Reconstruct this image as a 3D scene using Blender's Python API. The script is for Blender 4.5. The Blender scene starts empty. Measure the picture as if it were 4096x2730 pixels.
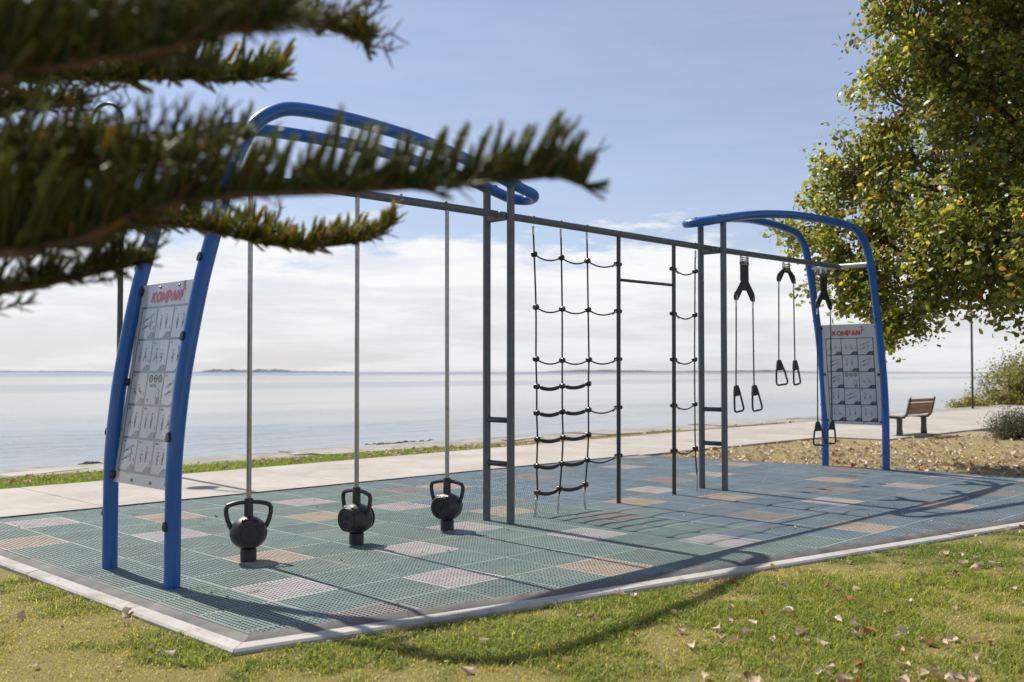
import bpy, bmesh, math
import numpy as np
from mathutils import Vector, Matrix

S = bpy.context.scene
C = S.collection
rs = np.random.RandomState(7)
rad = math.radians

# ------------------------------------------------------------------ camera, sky, sun, exposure
CAM_H = 1.415
PITCH = math.atan(122.5 / 3982.2)
cam_d = bpy.data.cameras.new('camera'); cam = bpy.data.objects.new('camera', cam_d); C.objects.link(cam)
cam.location = (0, 0, CAM_H); cam.rotation_euler = (math.pi / 2 + PITCH, 0, 0)
cam_d.lens = 35; cam_d.sensor_width = 36; cam_d.clip_start = 0.05; cam_d.clip_end = 20000
cam_d.dof.use_dof = True; cam_d.dof.focus_distance = 8.6; cam_d.dof.aperture_fstop = 2.2
cam_d.dof.aperture_blades = 9
S.camera = cam

SUN_AZ = rad(-41.9)      # heading of the sun, clockwise from +Y
SUN_EL = rad(50.8)
sun_d = bpy.data.lights.new('sun', 'SUN'); sun = bpy.data.objects.new('sun', sun_d); C.objects.link(sun)
sun_d.energy = 4.9; sun_d.angle = rad(0.55); sun_d.color = (1.0, 0.945, 0.86)
to_sun = Vector((math.sin(SUN_AZ) * math.cos(SUN_EL), math.cos(SUN_AZ) * math.cos(SUN_EL), math.sin(SUN_EL)))
sun.rotation_euler = to_sun.to_track_quat('Z', 'Y').to_euler()
sun.location = to_sun * 50

W = bpy.data.worlds.new('World'); S.world = W; W.use_nodes = True
nt = W.node_tree; N = nt.nodes; L = nt.links
for n in list(N): N.remove(n)
def nd(t, **k):
    n = N.new(t)
    for a, b in k.items(): setattr(n, a, b)
    return n
wo = nd('ShaderNodeOutputWorld'); bg = nd('ShaderNodeBackground'); bg.inputs[1].default_value = 0.1
sky = nd('ShaderNodeTexSky', sky_type='NISHITA', sun_disc=False)
sky.sun_elevation = SUN_EL; sky.sun_rotation = SUN_AZ; sky.air_density = 1.0; sky.dust_density = 0.6; sky.ozone_density = 1.6
tc = nd('ShaderNodeTexCoord'); sep = nd('ShaderNodeSeparateXYZ'); L.new(tc.outputs['Generated'], sep.inputs[0])
def math_n(op, a, b=None, clamp=False):
    n = nd('ShaderNodeMath', operation=op, use_clamp=clamp)
    for i, x in enumerate((a, b)):
        if x is None: continue
        if isinstance(x, (int, float)): n.inputs[i].default_value = x
        else: L.new(x, n.inputs[i])
    return n.outputs[0]
def rng(x, a, b, c=0.0, d=1.0, smooth=True):
    n = nd('ShaderNodeMapRange', interpolation_type='SMOOTHSTEP' if smooth else 'LINEAR')
    L.new(x, n.inputs[0])
    for i, q in enumerate((a, b, c, d)): n.inputs[1 + i].default_value = q
    return n.outputs[0]
zc = math_n('MAXIMUM', sep.outputs[2], 0.0)
def noise(scale_xyz, detail, sc, rough=0.55):
    mp = nd('ShaderNodeMapping'); mp.inputs['Scale'].default_value = scale_xyz; L.new(tc.outputs['Generated'], mp.inputs[0])
    n = nd('ShaderNodeTexNoise'); n.inputs['Scale'].default_value = sc; n.inputs['Detail'].default_value = detail; n.inputs['Roughness'].default_value = rough
    L.new(mp.outputs[0], n.inputs['Vector']); return n.outputs['Fac']
n1 = noise((1, 1, 4.5), 10, 9.0, 0.66)        # ragged top of the cloud bank
n2 = noise((1, 1, 7), 9, 5.0, 0.62)        # long streaks inside it
n3 = noise((1, 1, 3), 6, 2.2, 0.6)         # thin high veil
edge = math_n('ADD', zc, math_n('MULTIPLY', math_n('SUBTRACT', n1, 0.5), 0.20))
bank = rng(edge, 0.112, 0.150, 1.0, 0.0)
streak = rng(n2, 0.36, 0.62)
veil = math_n('MULTIPLY', rng(n3, 0.35, 0.75), 0.04)
dens = math_n('MULTIPLY', bank, math_n('ADD', math_n('MULTIPLY', streak, 0.20), 0.78))
dens = math_n('MAXIMUM', dens, math_n('ADD', veil, 0.17), True)
skyc = nd('ShaderNodeMix', data_type='RGBA', blend_type='MULTIPLY'); skyc.inputs[0].default_value = 1.0
L.new(sky.outputs[0], skyc.inputs[6]); skyc.inputs[7].default_value = (0.85, 0.84, 0.945, 1)
cl = nd('ShaderNodeMix', data_type='RGBA'); L.new(math_n('ADD', math_n('MULTIPLY', rng(zc, 0.0, 0.11), 0.55), math_n('MULTIPLY', streak, 0.55), True), cl.inputs[0])
cl.inputs[6].default_value = (6.1, 6.2, 6.55, 1); cl.inputs[7].default_value = (8.3, 8.25, 8.25, 1)
mx = nd('ShaderNodeMix', data_type='RGBA'); L.new(dens, mx.inputs[0]); L.new(skyc.outputs[2], mx.inputs[6]); L.new(cl.outputs[2], mx.inputs[7])
L.new(mx.outputs[2], bg.inputs[0]); L.new(bg.outputs[0], wo.inputs[0])

S.view_settings.view_transform = 'Standard'; S.view_settings.look = 'None'
S.view_settings.gamma = 1.0; S.view_settings.use_curve_mapping = False
S.view_settings.exposure = 0.24
S.render.engine = 'CYCLES'
S.cycles.max_bounces = 8; S.cycles.transparent_max_bounces = 8
S.cycles.use_denoising = True

# ------------------------------------------------------------------ frames and helpers
RA = Vector((0.6973229, 0.71675713, 0)); RB = Vector((-0.71675713, 0.6973229, 0))
RM = Vector((0.45209, 10.01124, 0)); RIG = math.atan2(RA.y, RA.x)
def R(u, v, z=0.0): return RM + RA * u + RB * v + Vector((0, 0, z))
def UV(x, y):
    d = Vector((x, y, 0)) - RM; return d.dot(RA), d.dot(RB)
def at(px, py, d):
    """a point d metres ahead seen at photograph pixel px, py (used once, to survey where things stand)"""
    f = 3982.2; dx = (px - 2048) / f; dz = -(py - 1365) / f
    c, s = math.cos(PITCH), math.sin(PITCH)
    r = Vector((dx, c - s * dz, s + c * dz)); return Vector((0, 0, CAM_H)) + r * (d / r.y)

class MB:
    def __init__(s): s.v = []; s.f = []; s.m = []
    def add(s, vs, fs, mi=0):
        o = len(s.v); s.v += [tuple(x) for x in vs]
        for f in fs: s.f.append(tuple(i + o for i in f)); s.m.append(mi)
    def box(s, c, d, M=None, mi=0):
        x, y, z = d[0] / 2, d[1] / 2, d[2] / 2
        vs = [Vector((a, b, e)) for a in (-x, x) for b in (-y, y) for e in (-z, z)]
        if M: vs = [M @ q for q in vs]
        vs = [q + Vector(c) for q in vs]
        s.add(vs, [(0, 1, 3, 2), (4, 6, 7, 5), (0, 4, 5, 1), (2, 3, 7, 6), (0, 2, 6, 4), (1, 5, 7, 3)], mi)
    def tube(s, pts, r, n=12, caps=True, mi=0, ridge=0.0):
        pts = [Vector(p) for p in pts]; k = len(pts)
        rr = r if isinstance(r, (list, tuple)) else [r] * k
        tang = [(pts[min(i + 1, k - 1)] - pts[max(i - 1, 0)]).normalized() for i in range(k)]
        up = Vector((0, 0, 1)) if abs(tang[0].z) < 0.9 else Vector((0, 1, 0))
        nrm = (up - tang[0] * up.dot(tang[0])).normalized(); vs = []
        for i in range(k):
            nrm = (nrm - tang[i] * nrm.dot(tang[i])).normalized(); b = tang[i].cross(nrm)
            for j in range(n):
                a = 2 * math.pi * j / n
                vs.append(pts[i] + (nrm * math.cos(a) + b * math.sin(a)) * rr[i])
        fs = [(i * n + j, i * n + (j + 1) % n, (i + 1) * n + (j + 1) % n, (i + 1) * n + j) for i in range(k - 1) for j in range(n)]
        if caps: fs += [tuple(range(n - 1, -1, -1)), tuple((k - 1) * n + j for j in range(n))]
        s.add(vs, fs, mi)
    def lathe(s, prof, c=(0, 0, 0), n=24, M=None, mi=0):
        vs = []; k = len(prof)
        for r, z in prof:
            for j in range(n):
                a = 2 * math.pi * j / n; q = Vector((r * math.cos(a), r * math.sin(a), z))
                vs.append((M @ q if M else q) + Vector(c))
        fs = [(i * n + j, i * n + (j + 1) % n, (i + 1) * n + (j + 1) % n, (i + 1) * n + j) for i in range(k - 1) for j in range(n)]
        fs += [tuple(range(n - 1, -1, -1)), tuple((k - 1) * n + j for j in range(n))]
        s.add(vs, fs, mi)
    def prism(s, poly, h0, h1, M=None, mi=0):
        n = len(poly); vs = [Vector((p[0], p[1], h0)) for p in poly] + [Vector((p[0], p[1], h1)) for p in poly]
        if M: vs = [M @ q for q in vs]
        fs = [tuple(range(n - 1, -1, -1)), tuple(range(n, 2 * n))] + [(i, (i + 1) % n, n + (i + 1) % n, n + i) for i in range(n)]
        s.add(vs, fs, mi)
    def sphere(s, c, r, n=12, k=8, mi=0, sc=(1, 1, 1)):
        prof = [(max(1e-4, r * math.sin(math.pi * i / k)), -r * math.cos(math.pi * i / k)) for i in range(k + 1)]
        s.lathe(prof, c, n, Matrix.Diagonal(sc), mi)
    def mesh(s, name, mats, smooth=True):
        me = bpy.data.meshes.new(name); me.from_pydata(s.v, [], s.f)
        for m in (mats if isinstance(mats, (list, tuple)) else [mats]): me.materials.append(m)
        me.polygons.foreach_set('material_index', s.m)
        if smooth:
            me.polygons.foreach_set('use_smooth', [True] * len(me.polygons)); me.set_sharp_from_angle(angle=rad(35))
        me.update(); return me
    def build(s, name, mats, parent=None, smooth=True):
        o = bpy.data.objects.new(name, s.mesh(name, mats, smooth)); C.objects.link(o); o.parent = parent; return o
def inst(name, me, parent=None, loc=(0, 0, 0), rot=(0, 0, 0), sc=1.0):
    o = bpy.data.objects.new(name, me); C.objects.link(o); o.parent = parent
    o.location = loc; o.rotation_euler = rot; o.scale = (sc, sc, sc) if isinstance(sc, (int, float)) else sc; return o
def tag(o, label=None, cat=None, group=None, kind=None):
    if label: o['label'] = label
    if cat: o['category'] = cat
    if group: o['group'] = group
    if kind: o['kind'] = kind
    return o
def thing(name, label, cat, loc=(0, 0, 0), rotz=0.0, group=None):
    o = bpy.data.objects.new(name, None); C.objects.link(o); o.location = loc; o.rotation_euler = (0, 0, rotz); o.empty_display_size = 0.1
    return tag(o, label, cat, group)
def rigframe(o): o.location = RM; o.rotation_euler = (0, 0, RIG); return o
def fastmesh(name, V, T, mat, col=None, parent=None, smooth=False, mats=None, mi=None):
    V = np.asarray(V, np.float32); T = np.asarray(T, np.int32); k = T.shape[1]
    me = bpy.data.meshes.new(name); me.vertices.add(len(V)); me.vertices.foreach_set('co', V.ravel())
    me.loops.add(T.size); me.loops.foreach_set('vertex_index', T.ravel())
    me.polygons.add(len(T)); me.polygons.foreach_set('loop_start', np.arange(len(T), dtype=np.int32) * k)
    if smooth: me.polygons.foreach_set('use_smooth', np.ones(len(T), bool))
    for m in (mats or [mat]): me.materials.append(m)
    if mi is not None: me.polygons.foreach_set('material_index', np.asarray(mi, np.int32))
    if col is not None:
        a = me.attributes.new('Col', 'FLOAT_COLOR', 'POINT'); c4 = np.ones((len(V), 4), np.float32); c4[:, :3] = col; a.data.foreach_set('color', c4.ravel())
    me.update(calc_edges=True); me.validate()
    o = bpy.data.objects.new(name, me); C.objects.link(o); o.parent = parent; return o
def catmull(pts, n=8):
    P = [Vector(p) for p in pts]; P = [P[0] * 2 - P[1]] + P + [P[-1] * 2 - P[-2]]; out = []
    for i in range(1, len(P) - 2):
        for k in range(n):
            t = k / n; a, b, c, d = P[i - 1], P[i], P[i + 1], P[i + 2]
            out.append(0.5 * ((2 * b) + (c - a) * t + (2 * a - 5 * b + 4 * c - d) * t * t + (3 * b - a - 3 * c + d) * t ** 3))
    out.append(P[-2]); return out
class VN:                                    # smooth value noise shared by turf colours
    def __init__(s, seed): s.g = np.random.RandomState(seed).rand(128, 128)
    def __call__(s, x, y):
        xi = np.floor(x).astype(int); yi = np.floor(y).astype(int); fx = x - xi; fy = y - yi
        fx = fx * fx * (3 - 2 * fx); fy = fy * fy * (3 - 2 * fy); g = s.g; a = lambda i, j: g[(xi + i) % 128, (yi + j) % 128]
        return (a(0, 0) * (1 - fx) + a(1, 0) * fx) * (1 - fy) + (a(0, 1) * (1 - fx) + a(1, 1) * fx) * fy
    def fbm(s, x, y, o=4):
        r = 0; am = 0.5
        for i in range(o): r = r + am * s(x * 2 ** i + 17 * i, y * 2 ** i + 9 * i); am *= 0.5
        return r / (1 - 0.5 ** o)
vn = VN(3); vn2 = VN(11)

# ------------------------------------------------------------------ materials
def mat(name, col, col2=None, scale=8.0, rough=0.5, metal=0.0, bump=0.0, bscale=None, coat=0.0, coord='Object', rvar=0.0, objvar=0.0, detail=5.0, spec=0.5, dist=0.02):
    m = bpy.data.materials.new(name); m.use_nodes = True; t = m.node_tree; n = t.nodes; l = t.links
    p = n['Principled BSDF']; p.inputs['Roughness'].default_value = rough; p.inputs['Metallic'].default_value = metal
    p.inputs['Coat Weight'].default_value = coat; p.inputs['Coat Roughness'].default_value = 0.08; p.inputs['Specular IOR Level'].default_value = spec
    tc = n.new('ShaderNodeTexCoord'); src = None
    c4 = (*col, 1)
    if col2 is not None:
        nz = n.new('ShaderNodeTexNoise'); nz.inputs['Scale'].default_value = scale; nz.inputs['Detail'].default_value = detail; nz.inputs['Roughness'].default_value = 0.6
        l.new(tc.outputs[coord], nz.inputs['Vector'])
        r = n.new('ShaderNodeValToRGB'); r.color_ramp.elements[0].position = 0.32; r.color_ramp.elements[1].position = 0.68
        r.color_ramp.elements[0].color = c4; r.color_ramp.elements[1].color = (*col2, 1); l.new(nz.outputs['Fac'], r.inputs[0]); src = r.outputs[0]
        if rvar:
            mr = n.new('ShaderNodeMapRange'); l.new(nz.outputs['Fac'], mr.inputs[0]); mr.inputs[1].default_value = 0.3; mr.inputs[2].default_value = 0.7
            mr.inputs[3].default_value = rough - rvar; mr.inputs[4].default_value = rough + rvar; l.new(mr.outputs[0], p.inputs['Roughness'])
    if objvar:
        oi = n.new('ShaderNodeObjectInfo'); hs = n.new('ShaderNodeHueSaturation'); mr = n.new('ShaderNodeMapRange')
        l.new(oi.outputs['Random'], mr.inputs[0]); mr.inputs[3].default_value = 1 - objvar; mr.inputs[4].default_value = 1 + objvar
        l.new(mr.outputs[0], hs.inputs['Value'])
        if src: l.new(src, hs.inputs['Color'])
        else: hs.inputs['Color'].default_value = c4
        src = hs.outputs[0]
    if src: l.new(src, p.inputs['Base Color'])
    else: p.inputs['Base Color'].default_value = c4
    if bump:
        b = n.new('ShaderNodeBump'); b.inputs['Strength'].default_value = bump; b.inputs['Distance'].default_value = dist
        nz = n.new('ShaderNodeTexNoise'); nz.inputs['Scale'].default_value = bscale or scale * 6; nz.inputs['Detail'].default_value = 6
        l.new(tc.outputs[coord], nz.inputs['Vector']); l.new(nz.outputs['Fac'], b.inputs['Height']); l.new(b.outputs[0], p.inputs['Normal'])
    return m
def leafmat(name, trans=0.45, rough=0.5, tint=(1, 1, 1), var=0.0, spec=0.5):
    m = bpy.data.materials.new(name); m.use_nodes = True; t = m.node_tree; n = t.nodes; l = t.links
    p = n['Principled BSDF']; p.inputs['Roughness'].default_value = rough; p.inputs['Specular IOR Level'].default_value = spec
    a = n.new('ShaderNodeAttribute'); a.attribute_name = 'Col'
    tr = n.new('ShaderNodeBsdfTranslucent'); mxs = n.new('ShaderNodeMixShader'); mxs.inputs[0].default_value = trans
    g = n.new('ShaderNodeMix'); g.data_type = 'RGBA'; g.blend_type = 'MULTIPLY'; g.inputs[0].default_value = 1; g.inputs[7].default_value = (*tint, 1)
    l.new(a.outputs['Color'], p.inputs['Base Color']); l.new(a.outputs['Color'], g.inputs[6]); l.new(g.outputs[2], tr.inputs[0])
    l.new(p.outputs[0], mxs.inputs[1]); l.new(tr.outputs[0], mxs.inputs[2]); l.new(mxs.outputs[0], n['Material Output'].inputs[0]); return m

M_blue = mat('blue_paint', (0.002, 0.092, 0.35), (0.003, 0.106, 0.40), 3, 0.34, coat=0.3, bump=0.03, bscale=60)
M_grey = mat('grey_powder_coat', (0.105, 0.114, 0.122), (0.13, 0.139, 0.146), 14, 0.45, metal=0.2, bump=0.04, bscale=400, dist=0.002)
M_dkgrey = mat('dark_powder_coat', (0.022, 0.024, 0.026), (0.034, 0.036, 0.036), 20, 0.38, coat=0.25)
M_steel = mat('stainless_steel', (0.33, 0.32, 0.30), (0.42, 0.41, 0.39), 25, 0.33, metal=0.9)
M_galv = mat('galvanised_steel', (0.45, 0.46, 0.47), (0.6, 0.6, 0.6), 40, 0.38, metal=1.0)
M_rubber = mat('black_rubber', (0.014, 0.014, 0.015), (0.024, 0.024, 0.025), 10, 0.46, bump=0.06, bscale=120, dist=0.003)
M_bell = mat('black_moulded_rubber', (0.022, 0.022, 0.024), (0.034, 0.034, 0.036), 9, 0.40, bump=0.08, bscale=160, dist=0.002, rvar=0.07)
M_rope = mat('black_rope', (0.012, 0.012, 0.013), (0.03, 0.03, 0.03), 60, 0.65, bump=0.4, bscale=150, dist=0.004)
M_plastic = mat('black_plastic', (0.012, 0.012, 0.013), rough=0.28)
M_conc = mat('path_concrete', (0.355, 0.315, 0.27), (0.445, 0.405, 0.355), 0.9, 0.85, bump=0.35, bscale=140, dist=0.004, objvar=0.04, detail=9)
M_conc2 = mat('old_concrete', (0.25, 0.225, 0.19), (0.36, 0.335, 0.295), 1.6, 0.9, bump=0.5, bscale=70, dist=0.008, objvar=0.10, detail=9)
M_kerb = mat('kerb_concrete', (0.39, 0.365, 0.33), (0.48, 0.455, 0.42), 3.0, 0.85, bump=0.25, bscale=120, dist=0.003, objvar=0.04, detail=9)
M_strip = mat('grey_rubber_edging', (0.085, 0.082, 0.08), (0.15, 0.145, 0.14), 5, 0.8, bump=0.2, bscale=150, dist=0.003, detail=8)
M_bed = mat('rubber_underlay', (0.018, 0.019, 0.02), rough=0.9)
TILE = dict(
    G=mat('green_rubber', (0.125, 0.185, 0.166), (0.17, 0.235, 0.212), 5, 0.75, bump=0.25, bscale=220, dist=0.002, objvar=0.11, coord='Object', detail=7),
    U=mat('blue_rubber', (0.118, 0.168, 0.202), (0.158, 0.212, 0.245), 5, 0.75, bump=0.25, bscale=220, dist=0.002, objvar=0.10, detail=7),
    W=mat('pale_grey_rubber', (0.34, 0.31, 0.30), (0.42, 0.39, 0.375), 5, 0.75, bump=0.25, bscale=220, dist=0.002, objvar=0.06, detail=7),
    B=mat('beige_rubber', (0.34, 0.265, 0.20), (0.42, 0.335, 0.255), 5, 0.75, bump=0.25, bscale=220, dist=0.002, objvar=0.05, detail=7),
    N=mat('brown_rubber', (0.20, 0.17, 0.158), (0.26, 0.22, 0.20), 5, 0.75, bump=0.25, bscale=220, dist=0.002, objvar=0.06, detail=7))
M_soil = mat('soil', (0.20, 0.155, 0.085), (0.13, 0.12, 0.05), 1.3, 0.95, bump=0.6, bscale=25, detail=9)
M_white = mat('white_acrylic', (0.50, 0.51, 0.53), rough=0.12, coat=0.6)
M_cell = mat('print_white', (0.50, 0.52, 0.55), rough=0.14, coat=0.6)
M_gridL = mat('print_grey', (0.17, 0.19, 0.21), rough=0.14, coat=0.6)
M_gridR = mat('print_dark_grey', (0.035, 0.055, 0.06), rough=0.2, coat=0.4)
M_red = mat('print_red', (0.50, 0.035, 0.03), rough=0.2, coat=0.4)
M_fig = mat('print_black', (0.07, 0.075, 0.08), rough=0.2)
M_shirt = mat('print_shirt', (0.34, 0.40, 0.46), rough=0.2)
M_skin = mat('print_skin', (0.30, 0.21, 0.17), rough=0.2)
M_lamp = mat('lamp_post_paint', (0.018, 0.022, 0.022), (0.03, 0.034, 0.034), 8, 0.35, coat=0.3)
M_wood = mat('brown_timber', (0.24, 0.155, 0.09), (0.34, 0.23, 0.14), 6, 0.6, bump=0.15, bscale=40, objvar=0.12)
M_seat = mat('seat_slat', (0.36, 0.35, 0.34), (0.5, 0.48, 0.46), 6, 0.5, objvar=0.06)
M_bark = mat('bark', (0.075, 0.052, 0.036), (0.15, 0.105, 0.075), 18, 0.9, bump=0.8, bscale=50, detail=8)
M_twig = mat('pine_stem', (0.10, 0.055, 0.032), (0.17, 0.10, 0.062), 30, 0.8, bump=0.6, bscale=90)
M_leaf = leafmat('tree_leaf', 0.55, 0.36, (1.25, 1.2, 0.6), spec=.6)
M_pine = leafmat('pine_needles', 0.3, 0.45, (1.2, 1.3, 0.5))
M_shrub = leafmat('shrub_leaf', 0.3, 0.6)
M_grass = leafmat('grass_blade', 0.5, 0.55, (1.15, 1.15, 0.75), spec=0.3)
M_dead = leafmat('dead_leaf', 0.12, 0.75, (1.15, 1.0, .8), spec=0.2)
M_turf = leafmat('turf_soil', 0.0, 0.95, spec=0.1)
M_far = mat('far_land', (0.10, 0.125, 0.135), (0.15, 0.17, 0.175), 0.02, 1.0, detail=8)
M_weed = mat('seaweed', (0.05, 0.035, 0.015), (0.09, 0.06, 0.03), 10, 0.8)

def dirt(m, col, amount, scale, lo=0.45, hi=0.7, detail=8.0):
    """dust and stains with a shape of their own, laid out in the place's coordinates"""
    t = m.node_tree; n = t.nodes; l = t.links; p = n['Principled BSDF']; inp = p.inputs['Base Color']
    ge = n.new('ShaderNodeNewGeometry'); nz = n.new('ShaderNodeTexNoise'); nz.inputs['Scale'].default_value = scale; nz.inputs['Detail'].default_value = detail; nz.inputs['Roughness'].default_value = 0.65
    l.new(ge.outputs['Position'], nz.inputs['Vector']); mr = n.new('ShaderNodeMapRange'); l.new(nz.outputs['Fac'], mr.inputs[0])
    mr.inputs[1].default_value = lo; mr.inputs[2].default_value = hi; mr.inputs[3].default_value = 0; mr.inputs[4].default_value = amount
    mx_ = n.new('ShaderNodeMix'); mx_.data_type = 'RGBA'; l.new(mr.outputs[0], mx_.inputs[0]); mx_.inputs[7].default_value = (*col, 1)
    if inp.links: l.new(inp.links[0].from_socket, mx_.inputs[6])
    else: mx_.inputs[6].default_value = inp.default_value
    l.new(mx_.outputs[2], inp)
for m_ in TILE.values(): dirt(m_, (.34, .29, .22), .26, 1.1); dirt(m_, (.05, .06, .06), .35, 3.2, .52, .7)
dirt(M_kerb, (.20, .17, .12), .65, 2.3, .5, .72); dirt(M_kerb, (.13, .12, .09), .6, 14, .56, .68)
dirt(M_conc, (.24, .21, .17), .5, .55, .45, .7); dirt(M_conc, (.20, .18, .15), .45, 5.0, .55, .7); dirt(M_conc, (.50, .48, .44), .4, 1.7, .5, .7)
dirt(M_conc2, (.13, .115, .09), .7, 1.2, .48, .7); dirt(M_conc2, (.42, .40, .36), .6, 2.6, .55, .7)
dirt(M_blue, (.01, .10, .30), .5, 6.0, .55, .7); dirt(M_blue, (.16, .17, .18), .35, 22, .64, .74)
dirt(M_grey, (.17, .16, .145), .5, 9.0, .55, .72)
dirt(M_strip, (.27, .24, .19), .6, 2.5, .48, .68)
dirt(M_soil, (.30, .24, .15), .6, .8)
dirt(M_bell, (.06, .055, .05), .5, 14, .52, .7); dirt(M_steel, (.20, .17, .12), .5, 16, .55, .7)

def water_mat():
    m = bpy.data.materials.new('sea_water'); m.use_nodes = True; t = m.node_tree; n = t.nodes; l = t.links
    p = n['Principled BSDF']; p.inputs['Base Color'].default_value = (0.15, 0.175, 0.185, 1); p.inputs['Roughness'].default_value = 0.06; p.inputs['IOR'].default_value = 1.33
    tcd = n.new('ShaderNodeTexCoord')
    def nz(scale, sx, sy, det):
        mp = n.new('ShaderNodeMapping'); mp.inputs['Scale'].default_value = (sx, sy, 1); mp.inputs['Rotation'].default_value = (0, 0, rad(-46)); l.new(tcd.outputs['Object'], mp.inputs[0])
        q = n.new('ShaderNodeTexNoise'); q.inputs['Scale'].default_value = scale; q.inputs['Detail'].default_value = det; l.new(mp.outputs[0], q.inputs['Vector']); return q.outputs['Fac']
    a = nz(0.9, 0.35, 1.0, 4); b = nz(4.0, 0.5, 1.0, 3); big = nz(0.012, 0.18, 1.0, 3)
    sp = n.new('ShaderNodeSeparateXYZ'); l.new(tcd.outputs['Object'], sp.inputs[0])
    lg = n.new('ShaderNodeMath'); lg.operation = 'LOGARITHM'; l.new(sp.outputs[1], lg.inputs[0]); lg.inputs[1].default_value = 10.0
    dv = n.new('ShaderNodeMath'); dv.operation = 'MULTIPLY_ADD'; l.new(big, dv.inputs[0]); dv.inputs[1].default_value = 0.34; l.new(lg.outputs[0], dv.inputs[2])
    d4 = n.new('ShaderNodeMath'); d4.operation = 'MULTIPLY_ADD'; l.new(dv.outputs[0], d4.inputs[0]); d4.inputs[1].default_value = 0.25; d4.inputs[2].default_value = -0.0425
    rp_ = n.new('ShaderNodeValToRGB'); cr = rp_.color_ramp; cr.elements[0].position = .25; cr.elements[0].color = (.5,) * 3 + (1,); cr.elements[1].position = 1.0; cr.elements[1].color = (1,) * 3 + (1,)
    for q, w in ((.36, .38), (.42, .12), (.505, .07), (.522, .42), (.548, .42), (.562, .07), (.645, .09), (.685, .8)):
        e = cr.elements.new(q); e.color = (w, w, w, 1)
    l.new(d4.outputs[0], rp_.inputs[0])                        # calm and wind-ruffled bands along the shore
    patch = nz(0.10, 0.35, 1.0, 4); pm = n.new('ShaderNodeMapRange'); l.new(patch, pm.inputs[0]); pm.inputs[1].default_value = .42; pm.inputs[2].default_value = .62; pm.inputs[3].default_value = .25; pm.inputs[4].default_value = 1.3
    st = n.new('ShaderNodeMath'); st.operation = 'MULTIPLY'; l.new(rp_.outputs[0], st.inputs[0]); l.new(pm.outputs[0], st.inputs[1]); st.use_clamp = True
    ad = n.new('ShaderNodeMath'); ad.operation = 'MULTIPLY_ADD'; l.new(b, ad.inputs[0]); ad.inputs[1].default_value = 0.22; l.new(a, ad.inputs[2])
    bp = n.new('ShaderNodeBump'); bp.inputs['Distance'].default_value = 0.28
    l.new(st.outputs[0], bp.inputs['Strength']); l.new(ad.outputs[0], bp.inputs['Height']); l.new(bp.outputs[0], p.inputs['Normal'])
    rg = n.new('ShaderNodeMath'); rg.operation = 'MULTIPLY_ADD'; l.new(rp_.outputs[0], rg.inputs[0]); rg.inputs[1].default_value = 0.24; rg.inputs[2].default_value = 0.04; l.new(rg.outputs[0], p.inputs['Roughness'])
    return m
M_sea = water_mat()

# ------------------------------------------------------------------ setting: ground, sea, path, sea wall
g = MB(); g.add([(-500, -400, -0.11), (600, -400, -0.11), (600, 8.95, -0.11), (-500, 8.95, -0.11)], [(0, 1, 2, 3)])
rigframe(tag(g.build('ground', M_soil, smooth=False), kind='structure'))
g = MB(); g.add([(-9000, 8.7, -0.8), (9000, 8.7, -0.8), (9000, 12000, -0.8), (-9000, 12000, -0.8)], [(0, 1, 2, 3)])
rigframe(tag(g.build('sea', M_sea, smooth=False), kind='structure'))

PJ = [-12.5 + 3.2 * i for i in range(24)]                      # joints across the path
def path_far(u): return 6.27 + 0.045 * (u + 3) if u < 14 else 7.13
path = tag(bpy.data.objects.new('path', None), kind='structure'); C.objects.link(path); rigframe(path)
for a, b in zip(PJ[:-1], PJ[1:]):
    g = MB(); a2, b2 = a + 0.006, b - 0.006
    near = lambda u: 3.70 if u < 12.5 else 2.35
    na, nb = near(a + 0.1), near(a + 0.1)
    jj = [rs.uniform(-0.002, 0.002) for _ in range(4)]
    top = [(a2, na, -0.012 + jj[0]), (b2, nb, -0.012 + jj[1]), (b2, path_far(b2), -0.012 + jj[2]), (a2, path_far(a2), -0.012 + jj[3])]
    vs = top + [(x, y, -0.12) for x, y, z in top]
    g.add(vs, [(0, 1, 2, 3), (0, 4, 5, 1), (1, 5, 6, 2), (2, 6, 7, 3), (3, 7, 4, 0)]); s = g.build('path_slab', M_conc, path, False)
    bv = s.modifiers.new('b', 'BEVEL'); bv.width = 0.006; bv.segments = 2; bv.limit_method = 'ANGLE'

wall = thing('seawall', 'low weathered concrete sea wall running along the edge of the water', 'wall', RM, RIG)
for i in range(30):
    a = -13.0 + 2.6 * i; g = MB()
    a2, b2 = a + 0.008, a + 2.592; o = 9.12 - 0.022 * max(0, a - 12); dz = rs.uniform(-0.012, 0.012)
    vi = 7.66 - 0.02 * max(0, a - 8)
    nx = 9; ny = 5; vs = []; fs = []
    for jx in range(nx):
        for jy in range(ny):
            x = a2 + (b2 - a2) * jx / (nx - 1); y = vi + (o - vi) * jy / (ny - 1)
            vs.append((x, y + (rs.uniform(-0.02, 0.02) if jy == ny - 1 else 0), -0.03 + dz + rs.uniform(-0.006, 0.006) - (0.02 if jy == ny - 1 else 0)))
    fs = [(jx * ny + jy, (jx + 1) * ny + jy, (jx + 1) * ny + jy + 1, jx * ny + jy + 1) for jx in range(nx - 1) for jy in range(ny - 1)]
    g.add(vs, fs); g.add([(a2, o, -0.05 + dz), (b2, o, -0.05 + dz), (b2, o + 0.12, -1.4), (a2, o + 0.12, -1.4)], [(3, 2, 1, 0)])
    g.add([(a2, vi, -0.03 + dz), (b2, vi, -0.03 + dz), (b2, vi, -0.12), (a2, vi, -0.12)], [(3, 2, 1, 0)])
    g.build('coping_slab', M_conc2, wall)
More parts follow.
